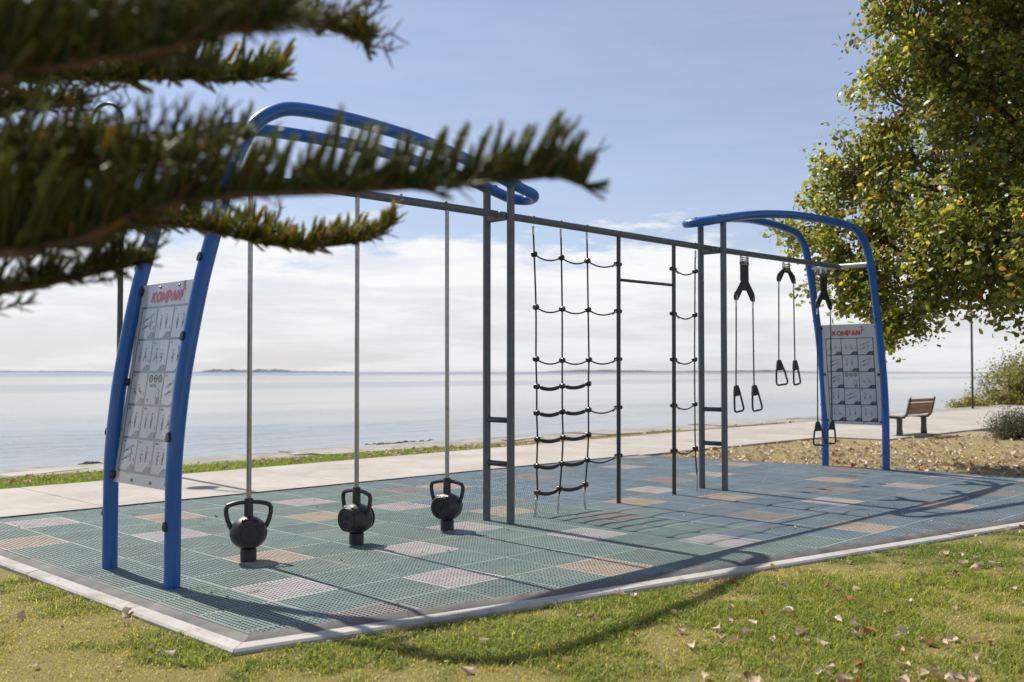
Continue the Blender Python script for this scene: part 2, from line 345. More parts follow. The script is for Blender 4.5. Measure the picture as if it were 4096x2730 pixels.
for (u, v, w, d, r) in [(-1.9, 8.2, 1.3, 0.45, 0.3), (3.0, 8.25, 1.4, 0.4, -0.1), (8.1, 8.2, 1.3, 0.35, 0.2)]:
    g = MB(); M = Matrix.Rotation(r, 3, 'Z'); poly = [(-w / 2, -d / 2), (w / 2, -d / 2 * 0.8), (w / 2, d / 2), (-w / 2 * 0.9, d / 2)]
    g.prism([tuple((M @ Vector((*p, 0)))[:2]) for p in poly], 0, 0.012); o = g.build('repair_patch', M_conc, wall, False); o.location = (u, v, -0.030)

# far land
def ridge(name, px0, px1, dist, hp, seed, label):
    r2 = np.random.RandomState(seed); n = 90; g = MB(); vs = []; fs = []; h = 0
    for i in range(n + 1):
        t = i / n; x = ((px0 + (px1 - px0) * t) - 2048) / 3982.2 * dist
        env = min(1, 6 * t, 6 * (1 - t)); hh = hp(t) * (0.75 + 0.5 * vn2(np.array([t * 37 + seed]), np.array([seed * 1.3]))[0]) * env / 3982.2 * dist
        vs += [(x, dist, -1.5), (x, dist + 30, max(hh, 0.3) - 0.8), (x, dist + 160, -1.5)]
    for i in range(n):
        for k in (0, 1): fs.append((i * 3 + k, (i + 1) * 3 + k, (i + 1) * 3 + k + 1, i * 3 + k + 1))
    g.add(vs, fs); tag(g.build(name, M_far, smooth=False), label, kind='structure')
ridge('hill', 760, 1195, 2600, lambda t: 13 - 4 * abs(t - 0.5), 3, 'low wooded island on the horizon')
ridge('hill', 1100, 1420, 2900, lambda t: 6 - 3 * t, 5, 'flat spit of land trailing off the island')
ridge('hill', 2110, 3330, 3600, lambda t: 7.5 + 2 * math.sin(9 * t), 8, 'long low strip of land far across the water')
ridge('hill', -300, 470, 5200, lambda t: 4.5, 12, 'faint far shore at the horizon')

# ------------------------------------------------------------------ rubber tile surface, edging, kerb
T0, V0, TS = -4.60, -0.78, 0.51
NEAR = [(-4.58, -1.86), (-2.75, -2.28), (-1.0, -2.63), (2.8, -3.40), (7.3, -4.32)]
RIGHT = [(7.3, -4.32), (6.15, 3.60)]
FAR_V = 3.60
def near_v(u):
    for (a, b), (c, d) in zip(NEAR[:-1], NEAR[1:]):
        if u <= c: return b + (d - b) * (u - a) / (c - a)
    return NEAR[-1][1]
def right_u(v): return RIGHT[0][0] + (RIGHT[1][0] - RIGHT[0][0]) * (v - RIGHT[0][1]) / (RIGHT[1][1] - RIGHT[0][1])
pave_poly = NEAR + [(6.15, FAR_V), (-4.58, FAR_V)]
g = MB(); g.prism(pave_poly, -0.12, -0.064); pave = rigframe(tag(g.build('rubber_pavement', M_bed, smooth=False), kind='structure'))

def tile_mesh():
    n = 15; m0 = 0.012; e = TS / 2 - 0.0012; c = (2 * (e - m0)) / n; vs = []; fs = []; ix = {}
    def P(x, y, z):
        k = (round(x, 5), round(y, 5), round(z, 4))
        if k not in ix: ix[k] = len(vs); vs.append((x, y, z))
        return ix[k]
    gx = [-e] + [-e + m0 + c * i for i in range(n + 1)] + [e]
    for i in range(n + 2):
        for j in range(n + 2):
            x0, x1, y0, y1 = gx[i], gx[i + 1], gx[j], gx[j + 1]
            if i in (0, n + 1) or j in (0, n + 1):
                fs.append((P(x0, y0, 0), P(x1, y0, 0), P(x1, y1, 0), P(x0, y1, 0))); continue
            hx, hy = 0.325, 0.325
            mx_, my_ = (x0 + x1) / 2, (y0 + y1) / 2
            h = [(mx_ - hx * c, my_ - hy * c), (mx_ + hx * c, my_ - hy * c), (mx_ + hx * c, my_ + hy * c), (mx_ - hx * c, my_ + hy * c)]
            o = [P(x0, y0, 0), P(x1, y0, 0), P(x1, y1, 0), P(x0, y1, 0)]; t = [P(*q, 0) for q in h]; b = [P(*q, -0.055) for q in h]
            for k in range(4):
                k2 = (k + 1) % 4; fs.append((o[k], o[k2], t[k2], t[k])); fs.append((t[k], t[k2], b[k2], b[k]))
            fs.append(tuple(b))
    q = [(-e, -e), (e, -e), (e, e), (-e, e)]
    for k in range(4):
        a, b = q[k], q[(k + 1) % 4]; fs.append((P(*a, 0), P(*a, -0.058), P(*b, -0.058), P(*b, 0)))
    me = bpy.data.meshes.new('tile'); me.from_pydata(vs, [], fs); me.materials.append(TILE['G']); me.update(); return me
TM = tile_mesh()
ACC = dict(
 W=[(-3.86, -1.04), (-2.82, -1.54), (-2.29, -.47), (-1.31, 2.67), (-.56, 1.55), (-1.35, -.03), (-.24, -2.04), (-.78, -1.03), (2.93, -1.47), (4.97, -1.4), (4.45, 1.18), (2.38, .69), (-3.98, 3.07), (-3.42, 1.54), (6.2, -1.37)],
 B=[(-3.37, 0), (-1.91, 1.54), (-.37, .47), (-1.79, -2.07), (1.35, -2.57), (2.38, -.39), (4.89, -.41), (3.49, -2.46), (6.0, 1.26), (4.37, 2.77), (1.35, .11), (6.11, -2.35), (5.9, 3.31), (-4.34, 2.0), (-2.96, 2.56), (.5, 2.6)],
 N=[(-3.81, -1.96), (.01, 2.38), (.32, -.5), (1.29, -1.5), (3.96, -.93), (4.6, -2.45), (6.24, -.26), (3.35, 1.18), (2.4, 2.6)])
accent = {}
for k, l in ACC.items():
    for u, v in l: accent[(math.floor((u - T0) / TS), math.floor((v - V0) / TS))] = k
ncut = 0
for i in range(0, 25):
    for j in range(-8, 9):
        cu, cv = T0 + TS * (i + .5), V0 + TS * (j + .5); h = TS / 2
        corners = [(cu - h, cv - h), (cu + h, cv - h), (cu + h, cv + h), (cu - h, cv + h)]
        ins = [(v > near_v(u) - 1e-6 and v < FAR_V + 1e-6 and u < right_u(v) + 1e-6) for u, v in corners]
        if not any(ins): continue
        k = accent.get((i, j))
        if k is None:
            t = (cu + 0.35 * cv * 0 - 0.1) / 1.3 + (vn2(np.array([i * .9]), np.array([j * .9]))[0] - .5) * 1.6
            k = 'U' if t > 0 else 'G'
        me = TM
        if not all(ins):
            bm = bmesh.new(); bm.from_mesh(TM)
            def cut(p, q):                                     # keep the left side of p->q
                d = Vector((q[0] - p[0], q[1] - p[1], 0)); nrm = Vector((d.y, -d.x, 0)).normalized()
                bmesh.ops.bisect_plane(bm, geom=bm.verts[:] + bm.edges[:] + bm.faces[:], plane_co=(p[0] - cu, p[1] - cv, 0), plane_no=nrm, clear_outer=True)
            for p, q in zip(NEAR[:-1], NEAR[1:]):
                if cu + h > p[0] and cu - h < q[0]:
                    cut(p, q); 
            cut(RIGHT[0], RIGHT[1])
            if cv + h > FAR_V: cut((8, FAR_V), (-8, FAR_V))
            if len(bm.faces) < 4: bm.free(); continue
            me = bpy.data.meshes.new('tile'); bm.to_mesh(me); bm.free(); me.materials.clear(); me.materials.append(TILE[k]); ncut += 1
        o = inst('tile', me, pave, (cu, cv, rs.uniform(-.0015, .0015)), (rs.uniform(-.002, .002), rs.uniform(-.002, .002), 0))
        if me is TM:
            o.material_slots[0].link = 'OBJECT'; o.material_slots[0].material = TILE[k]

def offset_poly(pts, d):
    out = []
    for i, p in enumerate(pts):
        a = Vector(pts[max(i - 1, 0)]); b = Vector(pts[min(i + 1, len(pts) - 1)]); t = (b - a).normalized(); nn = Vector((t.y, -t.x)); out.append((p[0] + nn.x * d, p[1] + nn.y * d))
    return out
# border of the pavement: left side then near side, mitred at the sharp corner
LEFT0, CORNER = (-4.58, 3.60), (-4.58, -1.86)
def ring(d):       # boundary pushed outward by d
    nr = [Vector(p) for p in NEAR]; t = (nr[1] - nr[0]).normalized(); nn = Vector((t.y, -t.x))
    cu = -4.58 - d; s = (cu - (nr[0].x + nn.x * d)) / t.x; corner = (cu, nr[0].y + nn.y * d + t.y * s)
    return [(cu, 3.60)], corner, offset_poly(NEAR, d)[1:]
def strip(name, m, d0, z0, d1, z1, parent, seglen, zb=None, gap=0.004, skirt=True, wob=0.0):
    l0, c0, n0 = ring(d0); l1, c1, n1_ = ring(d1)
    runs = [(l0 + [c0], l1 + [c1]), ([c0] + n0, [c1] + n1_)]
    for A0, A1 in runs:
        A0 = [Vector(p) for p in A0]; A1 = [Vector(p) for p in A1]
        def samp(Pl, t):
            k = min(int(t), len(Pl) - 2); return Pl[k].lerp(Pl[k + 1], t - k)
        tt = [0.0]; 
        for k in range(len(A0) - 1):
            ns = max(1, round((A0[k + 1] - A0[k]).length / seglen))
            tt += [k + (q + 1) / ns for q in range(ns)]
        for a, b in zip(tt[:-1], tt[1:]):
            g = MB(); m_ = 6; dz = rs.uniform(-0.003, 0.003) if wob else 0
            rows = []
            L_ = (samp(A0, b) - samp(A0, a)).length; e = gap / max(L_, .01) * (b - a)
            for q in range(m_ + 1):
                t = a + e + (b - a - 2 * e) * q / m_; t = min(t, len(A0) - 1 - 1e-6)
                p, r = samp(A0, t), samp(A1, t); w = rs.uniform(-wob, wob)
                row = [(p.x, p.y, z0 + dz), (r.x, r.y, z1 + dz + w)]
                if skirt: row = [(p.x, p.y, (zb or -0.1))] + row[:1] + [((p.x + r.x * 7) / 8, (p.y + r.y * 7) / 8, z1 + dz + w * .5), (r.x, r.y, z1 + dz - 0.012), (r.x, r.y, (zb or -0.1))]
                rows.append(row)
            k = len(rows[0]); vs = [p for r_ in rows for p in r_]
            fs = [(q * k + s_, q * k + s_ + 1, (q + 1) * k + s_ + 1, (q + 1) * k + s_) for q in range(m_) for s_ in range(k - 1)]
            fs += [tuple(range(k)), tuple(m_ * k + s_ for s_ in range(k - 1, -1, -1))] if skirt else []
            g.add(vs, fs); g.build(name, m, parent, True)
strip('edge_strip', M_strip, -0.004, 0.001, 0.098, -0.016, pave, 1.0, zb=-0.09, gap=0.0015)
kerb = tag(bpy.data.objects.new('kerb', None), kind='structure'); C.objects.link(kerb); rigframe(kerb)
strip('kerb_block', M_kerb, 0.103, -0.016, 0.212, -0.018, kerb, 1.5, zb=-0.16, gap=0.003, wob=0.002)
# edging along the far and right sides
g = MB()
for a in range(11):
    u0, u1 = -4.58 + a * 0.975, -4.58 + (a + 1) * 0.975 - 0.004
    gg = MB(); gg.add([(u0, 3.606, 0.014), (u1, 3.606, 0.014), (u1, 3.69, -0.008), (u0, 3.69, -0.008), (u0, 3.602, -.05), (u1, 3.602, -.05)], [(0, 1, 2, 3), (4, 5, 1, 0)])
    gg.build('edge_strip', M_strip, pave, False)
for a in range(8):
    t0, t1 = a / 8, (a + 1) / 8 - 0.0005; p = [Vector(RIGHT[0]).lerp(Vector(RIGHT[1]), t) for t in (t0, t1)]
    gg = MB(); gg.add([(p[0].x + .002, p[0].y, .002), (p[0].x + .09, p[0].y, -.014), (p[1].x + .09, p[1].y, -.014), (p[1].x + .002, p[1].y, .002)], [(0, 1, 2, 3)])
    gg.build('edge_strip', M_strip, pave, False)
    gg = MB(); gg.prism([(p[0].x + .093, p[0].y), (p[0].x + .19, p[0].y), (p[1].x + .19, p[1].y - .004), (p[1].x + .093, p[1].y - .004)], -.15, -.02); gg.build('kerb_block', M_kerb, kerb, False)

# ------------------------------------------------------------------ exercise rig
rig = thing('exercise_rig', 'long outdoor exercise rig with blue arched end frames and grey posts', 'exercise rig', RM, RIG)
PROF = [(0, -.05), (0, .4), (.005, .8), (.035, 1.15), (.08, 1.48), (.18, 1.99), (.27, 2.34), (.345, 2.65), (.425, 2.91), (.50, 3.09), (.60, 3.245), (.74, 3.355), (.93, 3.425), (1.3, 3.455), (1.75, 3.46), (2.25, 3.445), (2.75, 3.395), (3.15, 3.33), (3.5, 3.255)]
TR = 0.053
frames = [(-4.33, -0.83, 1, -0.075), (6.62, 2.83, -1, 0.0)]
def arch_pts(uf, up, d, dz, sgn):
    L_ = abs(up - uf); pts = []
    for s, z in PROF:
        s2 = s if s < 1.0 else 1.0 + (s - 1.0) * (L_ - 1.0) / 2.5
        f = max(0, min(1, (s2 - .45) / (L_ - .45))); zz = z + dz * max(0, min(1, (z - 2.4) / .9))
        pts.append((uf + d * s2, sgn * (.47 - .31 * f), zz))
    return pts
for fi, (uf, up, d, dz) in enumerate(frames):
    ends = {}
    for sgn in (1, -1):
        pts = catmull(arch_pts(uf, up, d, dz, sgn), 6); g = MB(); g.tube(pts, TR, 22); ends[sgn] = (pts[-2], pts[-1])
        tube = g.build('arch_tube', M_blue, rig)
        # weld bead / cut profile line near the foot and plugs
        for z in ((.42, 1.0, 1.62, 2.2) if fi == 0 else (.25, .9, 1.55, 2.15)):
            k = min(range(len(pts)), key=lambda i: abs(pts[i].z - z) + (0 if pts[i].z < 2.6 else 9)); p = pts[k]
            tz = (pts[k + 1] - pts[k - 1]).normalized()
            nrm = Vector((-1, 0, 0)) if sgn < 0 else Vector((-.35, .94, 0)); nrm = (nrm - tz * nrm.dot(tz)).normalized(); x = tz.cross(nrm)
            M = Matrix((x, tz, nrm)).transposed()
            sc = 1.0 if fi == 0 else 0.5
            poly = [(-.016, -.032), (.016, -.032), (.027, -.012), (.018, .022), (0, .036), (-.018, .022), (-.027, -.012)]
            gg = MB(); q = p + nrm * (TR - .004); gg.prism([(a * sc, b * sc) for a, b in poly], 0, .013 * sc + .004, M); gg.v = [tuple(Vector(v_) + q) for v_ in gg.v]
            pl = gg.build('plug', M_plastic, tube, False); bv = pl.modifiers.new('b', 'BEVEL'); bv.width = .005; bv.segments = 2
        if sgn < 0:
            for k in range(4):
                z = 2.62 - .05 * k; kk = min(range(len(pts)), key=lambda i: abs(pts[i].z - z)); gg = MB(); gg.sphere(pts[kk] + Vector((-TR, 0, (z - pts[kk].z))), .004, 6, 4); gg.build('rivet', M_twig, tube)
    # loop that joins both tubes beyond the posts
    a0, a1 = ends[1]; dirv = (a1 - a0).normalized(); z1 = a1.z; lp = [a1 + dirv * .004]; Rr = .16; ext = .26
    for t in np.linspace(0, 1, 5)[1:]: lp.append(Vector((a1.x + d * ext * t, a1.y, z1 - .2 * ext * t)))
    for t in np.linspace(0, math.pi, 17)[1:]:
        lp.append(Vector((a1.x + d * (ext + Rr * math.sin(t)), Rr * math.cos(t), z1 - .2 * (ext + Rr * math.sin(t)))))
    for t in np.linspace(1, 0, 5)[1:]: lp.append(Vector((a1.x + d * ext * t, -a1.y, z1 - .2 * ext * t)))
    lp[-1] = lp[-1] + Vector((d * .004, 0, 0))
    g = MB(); g.tube(lp, TR - .0015, 22); loop = g.build('end_loop', M_blue, rig)
    for sgn in (1, -1):
        for dx in (.03, .14):
            gg = MB(); gg.sphere((a1.x + d * dx, sgn * .16, z1 - .2 * dx + TR), .009, 10, 5); gg.build('bolt', M_steel, loop)
        gg = MB(); gg.lathe([(.03, 0), (.03, .004), (.022, .008)], (a1.x + d * .10, sgn * .16, z1 - .02 + TR - .004), 14); gg.build('plug', M_plastic, loop)
    # posts with rungs
    for sgn in (1, -1):
        g = MB(); g.tube([(up, sgn * .16, -.03), (up, sgn * .16, z1 - TR * .55)], .0375, 20); post = g.build('post', M_grey, rig)
        for z in (.55, .96, 2.885):
            gg = MB(); gg.lathe([(.007, 0), (.007, .0025), (.003, .0035)], (up, sgn * .16 - .0378 if sgn < 0 else sgn * .16 + .0378, z), 8, Matrix.Rotation(math.pi / 2 * (1 if sgn < 0 else -1), 3, 'X')); gg.build('screw', M_steel, post)
    for z in (.55, .96):
        g = MB(); g.tube([(up, -.126, z), (up, -.118, z), (up, .118, z), (up, .126, z)], [.022, .027, .027, .022], 14); g.build('rung', M_dkgrey, rig)
    g = MB(); g.tube([(up, -.124, 2.875), (up, .124, 2.875)], .036, 18); cb = g.build('post_crossbar', M_grey, rig)
    for v in (-.105, -.03):
        gg = MB(); gg.sphere((up - .030, v, 2.893), .011, 10, 5); gg.build('bolt', M_steel, cb)
    uc = uf + d * .435
    g = MB(); g.tube([(uc, -.42, 2.945 + dz * .6), (uc, .42, 2.945 + dz * .6)], .034, 18); g.build('frame_crossbar', M_galv if fi else M_grey, rig)
BZ = 2.905
for a, b in ((-4.33 + .47, -.83 - .03), (-.83 + .03, 2.83 - .03), (2.83 + .03, 6.62 - .47)):
    g = MB(); g.tube([(a, 0, BZ - (.02 if a < -2 else 0)), (b, 0, BZ if b < 5 else BZ + .03)], .036, 18); bar = g.build('top_bar', M_grey, rig)
    for t in ((a + .84, a + 1.84, a + 2.36) if a < -2 else (a + .46, a + .87, a + 1.28, b - .32) if a < 1 else (a + .66, a + .76, a + 1.72, a + 1.82, a + 2.78, a + 2.88)):
        gg = MB(); gg.lathe([(.014, 0), (.014, .006), (.007, .011)], (t, 0, BZ + .033), 10); gg.build('bolt', M_dkgrey, bar)
for u in (1.03, 2.06):
    g = MB(); g.tube([(u, .03, -.03), (u, .02, BZ - .02)], .0235, 14); g.build('slim_post', M_dkgrey, rig)
g = MB(); g.tube([(1.03, .022, 2.41), (2.06, .022, 2.415)], .017, 12); g.build('pull_up_bar', M_dkgrey, rig)
KB = [(-3.49, 20.0), (-2.49, -39.0), (-1.49, -27.0)]
for u, r in KB:
    g = MB(); g.tube([(u, -.01, 0.05), (u, 0, BZ - .02)], .019, 16); g.build('guide_pole', M_steel, rig)
    g = MB(); g.lathe([(.060, -.02), (.060, .086), (.056, .092), (.02, .092)], (u, -.01, 0), 26); ps = g.build('pole_stop', M_rubber, rig)
    gg = MB(); gg.sphere((u - .05, -.045, .055), .006, 8, 4); gg.build('screw', M_dkgrey, ps)

# ------------------------------------------------------------------ text helper
def text_mb(txt, size, shear=0.0, extrude=0.0, offset=0.0, align='LEFT', space=1.0):
    cu = bpy.data.curves.new('t', 'FONT'); cu.body = txt; cu.size = size; cu.shear = shear; cu.extrude = extrude; cu.offset = offset; cu.align_x = align; cu.space_character = space; cu.resolution_u = 3
    o = bpy.data.objects.new('t', cu); C.objects.link(o); bpy.context.view_layer.update()
    dg = bpy.context.evaluated_depsgraph_get(); me = bpy.data.meshes.new_from_object(o.evaluated_get(dg))
    bpy.data.objects.remove(o); bpy.data.curves.remove(cu); return me
def text_obj(name, txt, size, m, parent, loc, width=None, M=None, **k):
    me = text_mb(txt, size, **k); me.materials.clear(); me.materials.append(m)
    co = np.empty(len(me.vertices) * 3, np.float32); me.vertices.foreach_get('co', co); co = co.reshape(-1, 3)
    if width: co[:, 0] *= width / (co[:, 0].max() - co[:, 0].min())
    if k.get('align') != 'CENTER': co[:, 0] -= co[:, 0].min()
    me.vertices.foreach_set('co', co.ravel()); me.update()
    o = bpy.data.objects.new(name, me); C.objects.link(o); o.parent = parent
    if M is not None: o.matrix_local = Matrix.Translation(loc) @ M
    else: o.location = loc
    return o

# ------------------------------------------------------------------ kettlebells
klab = ['black kettlebell on the steel pole nearest the left sign board, its disc facing us', 'black kettlebell marked 20 lb on the middle of the three steel poles', 'black kettlebell on the steel pole next to the two grey posts']
for (u, rz), lab, num in zip(KB, klab, ('6', '20', '26')):
    p = R(u, -.008, .093); k = thing('kettlebell', lab, 'kettlebell', p, rad(rz), 'kettlebells sliding on the steel poles')
    g = MB(); r = .135; cz = .118; prof = []
    for i in range(25):
        a = math.pi * (.12 + .80 * i / 24); prof.append((r * math.sin(a) * 1.03, cz - r * .93 * math.cos(a)))
    prof = [(.03, 0.0)] + prof + [(.035, .246), (.0335, .25)]
    g.lathe(prof, (0, 0, 0), 40)
    # flatten front and back where the discs sit
    g.v = [(x, max(-.112, min(.112, y)), z) for x, y, z in g.v]
    g.build('body', M_bell, k)
    g = MB(); g.lathe([(.034, .225), (.0335, .30), (.0335, .368), (.030, .374), (.021, .374)], (0, 0, 0), 26); g.build('collar', M_bell, k)
    for s in (1, -1):
        hp = [(s * .028, 0, .345), (s * .075, 0, .342), (s * .118, 0, .333), (s * .150, 0, .322), (s * .164, 0, .298), (s * .162, 0, .262), (s * .152, 0, .215), (s * .134, 0, .172), (s * .112, 0, .135)]
        g = MB(); g.tube(hp, [.016, .0165, .017, .0175, .0175, .017, .0175, .0185, .02], 10); g.build('handle', M_bell, k)
    for s in (-1, 1):
        MX = Matrix.Rotation(math.pi / 2 * (1 if s < 0 else -1), 3, 'X')
        g = MB(); g.lathe([(.097, 0), (.097, .008), (.094, .012), (.070, .012), (.067, .006), (.0, .006)], (0, s * .108, .118), 40, MX); disc = g.build('disc', M_rubber, k)
        if s < 0:
            RX = Matrix.Rotation(math.pi / 2, 4, 'X')
            text_obj('embossed_number', num, .075 if len(num) == 1 else .062, M_rubber, disc, (0, -.1145, .105 if num != '20' else .112), M=RX, align='CENTER', extrude=.0028, offset=.0006)
            if num != '6': text_obj('embossed_unit', 'lb', .03, M_rubber, disc, (0, -.1145, .073), M=RX, align='CENTER', extrude=.0024, offset=.0004)
    RX = Matrix.Rotation(rad(38), 4, 'X')
    text_obj('embossed_word', 'KOMPAN', .026, M_bell, k, (0, -.086, .2135), M=RX, align='CENTER', extrude=.004, offset=.0012, space=1.1)

# ------------------------------------------------------------------ climbing nets
def chain(parent, top, bot, n=4):
    top = Vector(top); bot = Vector(bot); d = bot - top
    for i in range(n):
        c = top + d * ((i + .5) / n); L_ = d.length / n * .68; pts = []
        side = Vector((1, 0, 0)) if i % 2 else Vector((0, 1, 0)); dn = d.normalized()
        for a in np.linspace(0, 2 * math.pi, 13): pts.append(c + dn * L_ * math.cos(a) + side * .012 * math.sin(a))
        g = MB(); g.tube(pts, .0058, 6, False); g.build('chain_link', M_galv, parent)
def sag(a, b, s, n=8):
    a = Vector(a); b = Vector(b); return [a.lerp(b, t) - Vector((0, 0, s * 4 * t * (1 - t))) for t in np.linspace(0, 1, n + 1)]
KM = MB(); KM.lathe([(.016, -.026), (.026, -.024), (.028, -.012), (.028, .012), (.026, .024), (.016, .026)], (0, 0, 0), 14, Matrix.Rotation(math.pi / 2, 3, 'X'))
KM.lathe([(.017, -.028), (.019, -.026), (.019, .026), (.017, .028)], (0, 0, 0), 10)
KMesh = KM.mesh('knot_connector', M_plastic)
FM = MB(); FM.lathe([(.009, -.045), (.0115, -.043), (.0115, .043), (.009, .045)], (0, 0, 0), 10); FMesh = FM.mesh('ferrule', M_galv)
def sleeve(parent, a, b):
    a = Vector(a); b = Vector(b); pts = []; rr = []; n = 28
    for i in range(n + 1):
        t = i / n; t2 = .15 + .70 * t; p = a.lerp(b, t2) - Vector((0, 0, .018 * 4 * t * (1 - t) + .012)); pts.append(p); rr.append((.0205 if i % 2 else .0175) if 0 < i < n else .014)
    g = MB(); g.tube(pts, rr, 10); g.build('rung_sleeve', M_rubber, parent)
    g = MB(); g.tube([a, a.lerp(b, .16) - Vector((0, 0, .01))], .0085, 8, False); g.tube([b, a.lerp(b, .84) - Vector((0, 0, .01))], .0085, 8, False); g.build('rope', M_rope, parent)
net = thing('climbing_net', 'wide black rope climbing net with ribbed rungs and a row of short chains', 'climbing net', R(.08, 0, 0), RIG)
COLS = [[(-.35, 2.85), (-.335, 2.57), (-.31, 2.05), (-.31, 1.54), (-.30, 1.27), (-.30, 1.01), (-.29, .75), (-.30, .49), (-.29, .23), (-.31, .12), (-.33, .01)],
        [(.06, 2.86), (.07, 2.57), (.08, 2.05), (.08, 1.53), (.08, 1.27), (.08, 1.01), (.09, .75), (.07, .49), (.04, .24), (.02, .13), (.01, .01)],
        [(.47, 2.87), (.48, 2.57), (.49, 2.06), (.50, 1.54), (.49, 1.29), (.49, 1.02), (.49, .76), (.47, .50), (.44, .25), (.42, .14), (.44, .01)]]
o0 = .08
for col in COLS:
    P = [(u - o0, 0, z) for u, z in col]
    g = MB(); g.tube(catmull(P[:10], 4), .0085, 8); g.build('rope', M_rope, net)
    inst('ferrule', FMesh, net, P[0][:2] + (P[0][2] - .045,)); inst('ferrule', FMesh, net, P[9][:2] + (P[9][2] + .02,), sc=(1, 1, .8))
    for q in P[1:9]: inst('knot_connector', KMesh, net, q, (0, 0, rs.uniform(-.3, .3)))
    chain(net, (P[9][0], 0, .105), (P[10][0], 0, .003), 4)
for r in range(1, 9):
    a, b, c = [(COLS[i][r][0] - o0, 0, COLS[i][r][1]) for i in range(3)]
    if r <= 3:
        for p, q in ((a, b), (b, c)): g = MB(); g.tube(sag(p, q, .045), .008, 8); g.build('rope', M_rope, net)
    else:
        for p, q in ((a, b), (b, c)): sleeve(net, p, q)
    if r in (1, 2, 3, 5, 7):
        q = (1.03 - o0 - .03, .025, c[2] + .01); g = MB(); g.tube(sag(c, q, .05), .008, 8); g.build('rope', M_rope, net)
        o = inst('ferrule', FMesh, net, (q[0] - .045, .022, q[2] - .022), (0, rad(62), 0), .8)
        for dx in (0, .06): inst('knot_connector', KMesh, net, (q[0] + dx, .03, q[2]), (0, 0, math.pi / 2), .8)
net2 = thing('climbing_rope', 'single black climbing rope with short side loops beside the slim dark post', 'rope', R(2.50, .03, 0), RIG)
R2 = [(2.52, 2.86), (2.51, 2.61), (2.50, 2.09), (2.49, 1.56), (2.49, 1.03), (2.495, .51), (2.53, .16), (2.52, .01)]
P = [(u - 2.5, 0, z) for u, z in R2]
g = MB(); g.tube(catmull(P[:7], 4), .0085, 8); g.build('rope', M_rope, net2)
inst('ferrule', FMesh, net2, (P[0][0], 0, 2.815)); inst('ferrule', FMesh, net2, (P[6][0], 0, .175), sc=(1, 1, .8)); chain(net2, (P[6][0], 0, .13), (P[7][0], 0, .003), 4)
for q in P[1:6]:
    inst('knot_connector', KMesh, net2, q); e = (2.06 - 2.5 + .03, 0, q[2] - .005)
    g = MB(); g.tube(sag(e, q, .055), .008, 8); g.build('rope', M_rope, net2); inst('ferrule', FMesh, net2, (e[0] + .045, 0, e[2] - .03), (0, rad(-58), 0), .8)
    for dx in (0, -.06): inst('knot_connector', KMesh, net2, (e[0] + dx, 0, e[2]), (0, 0, math.pi / 2), .8)

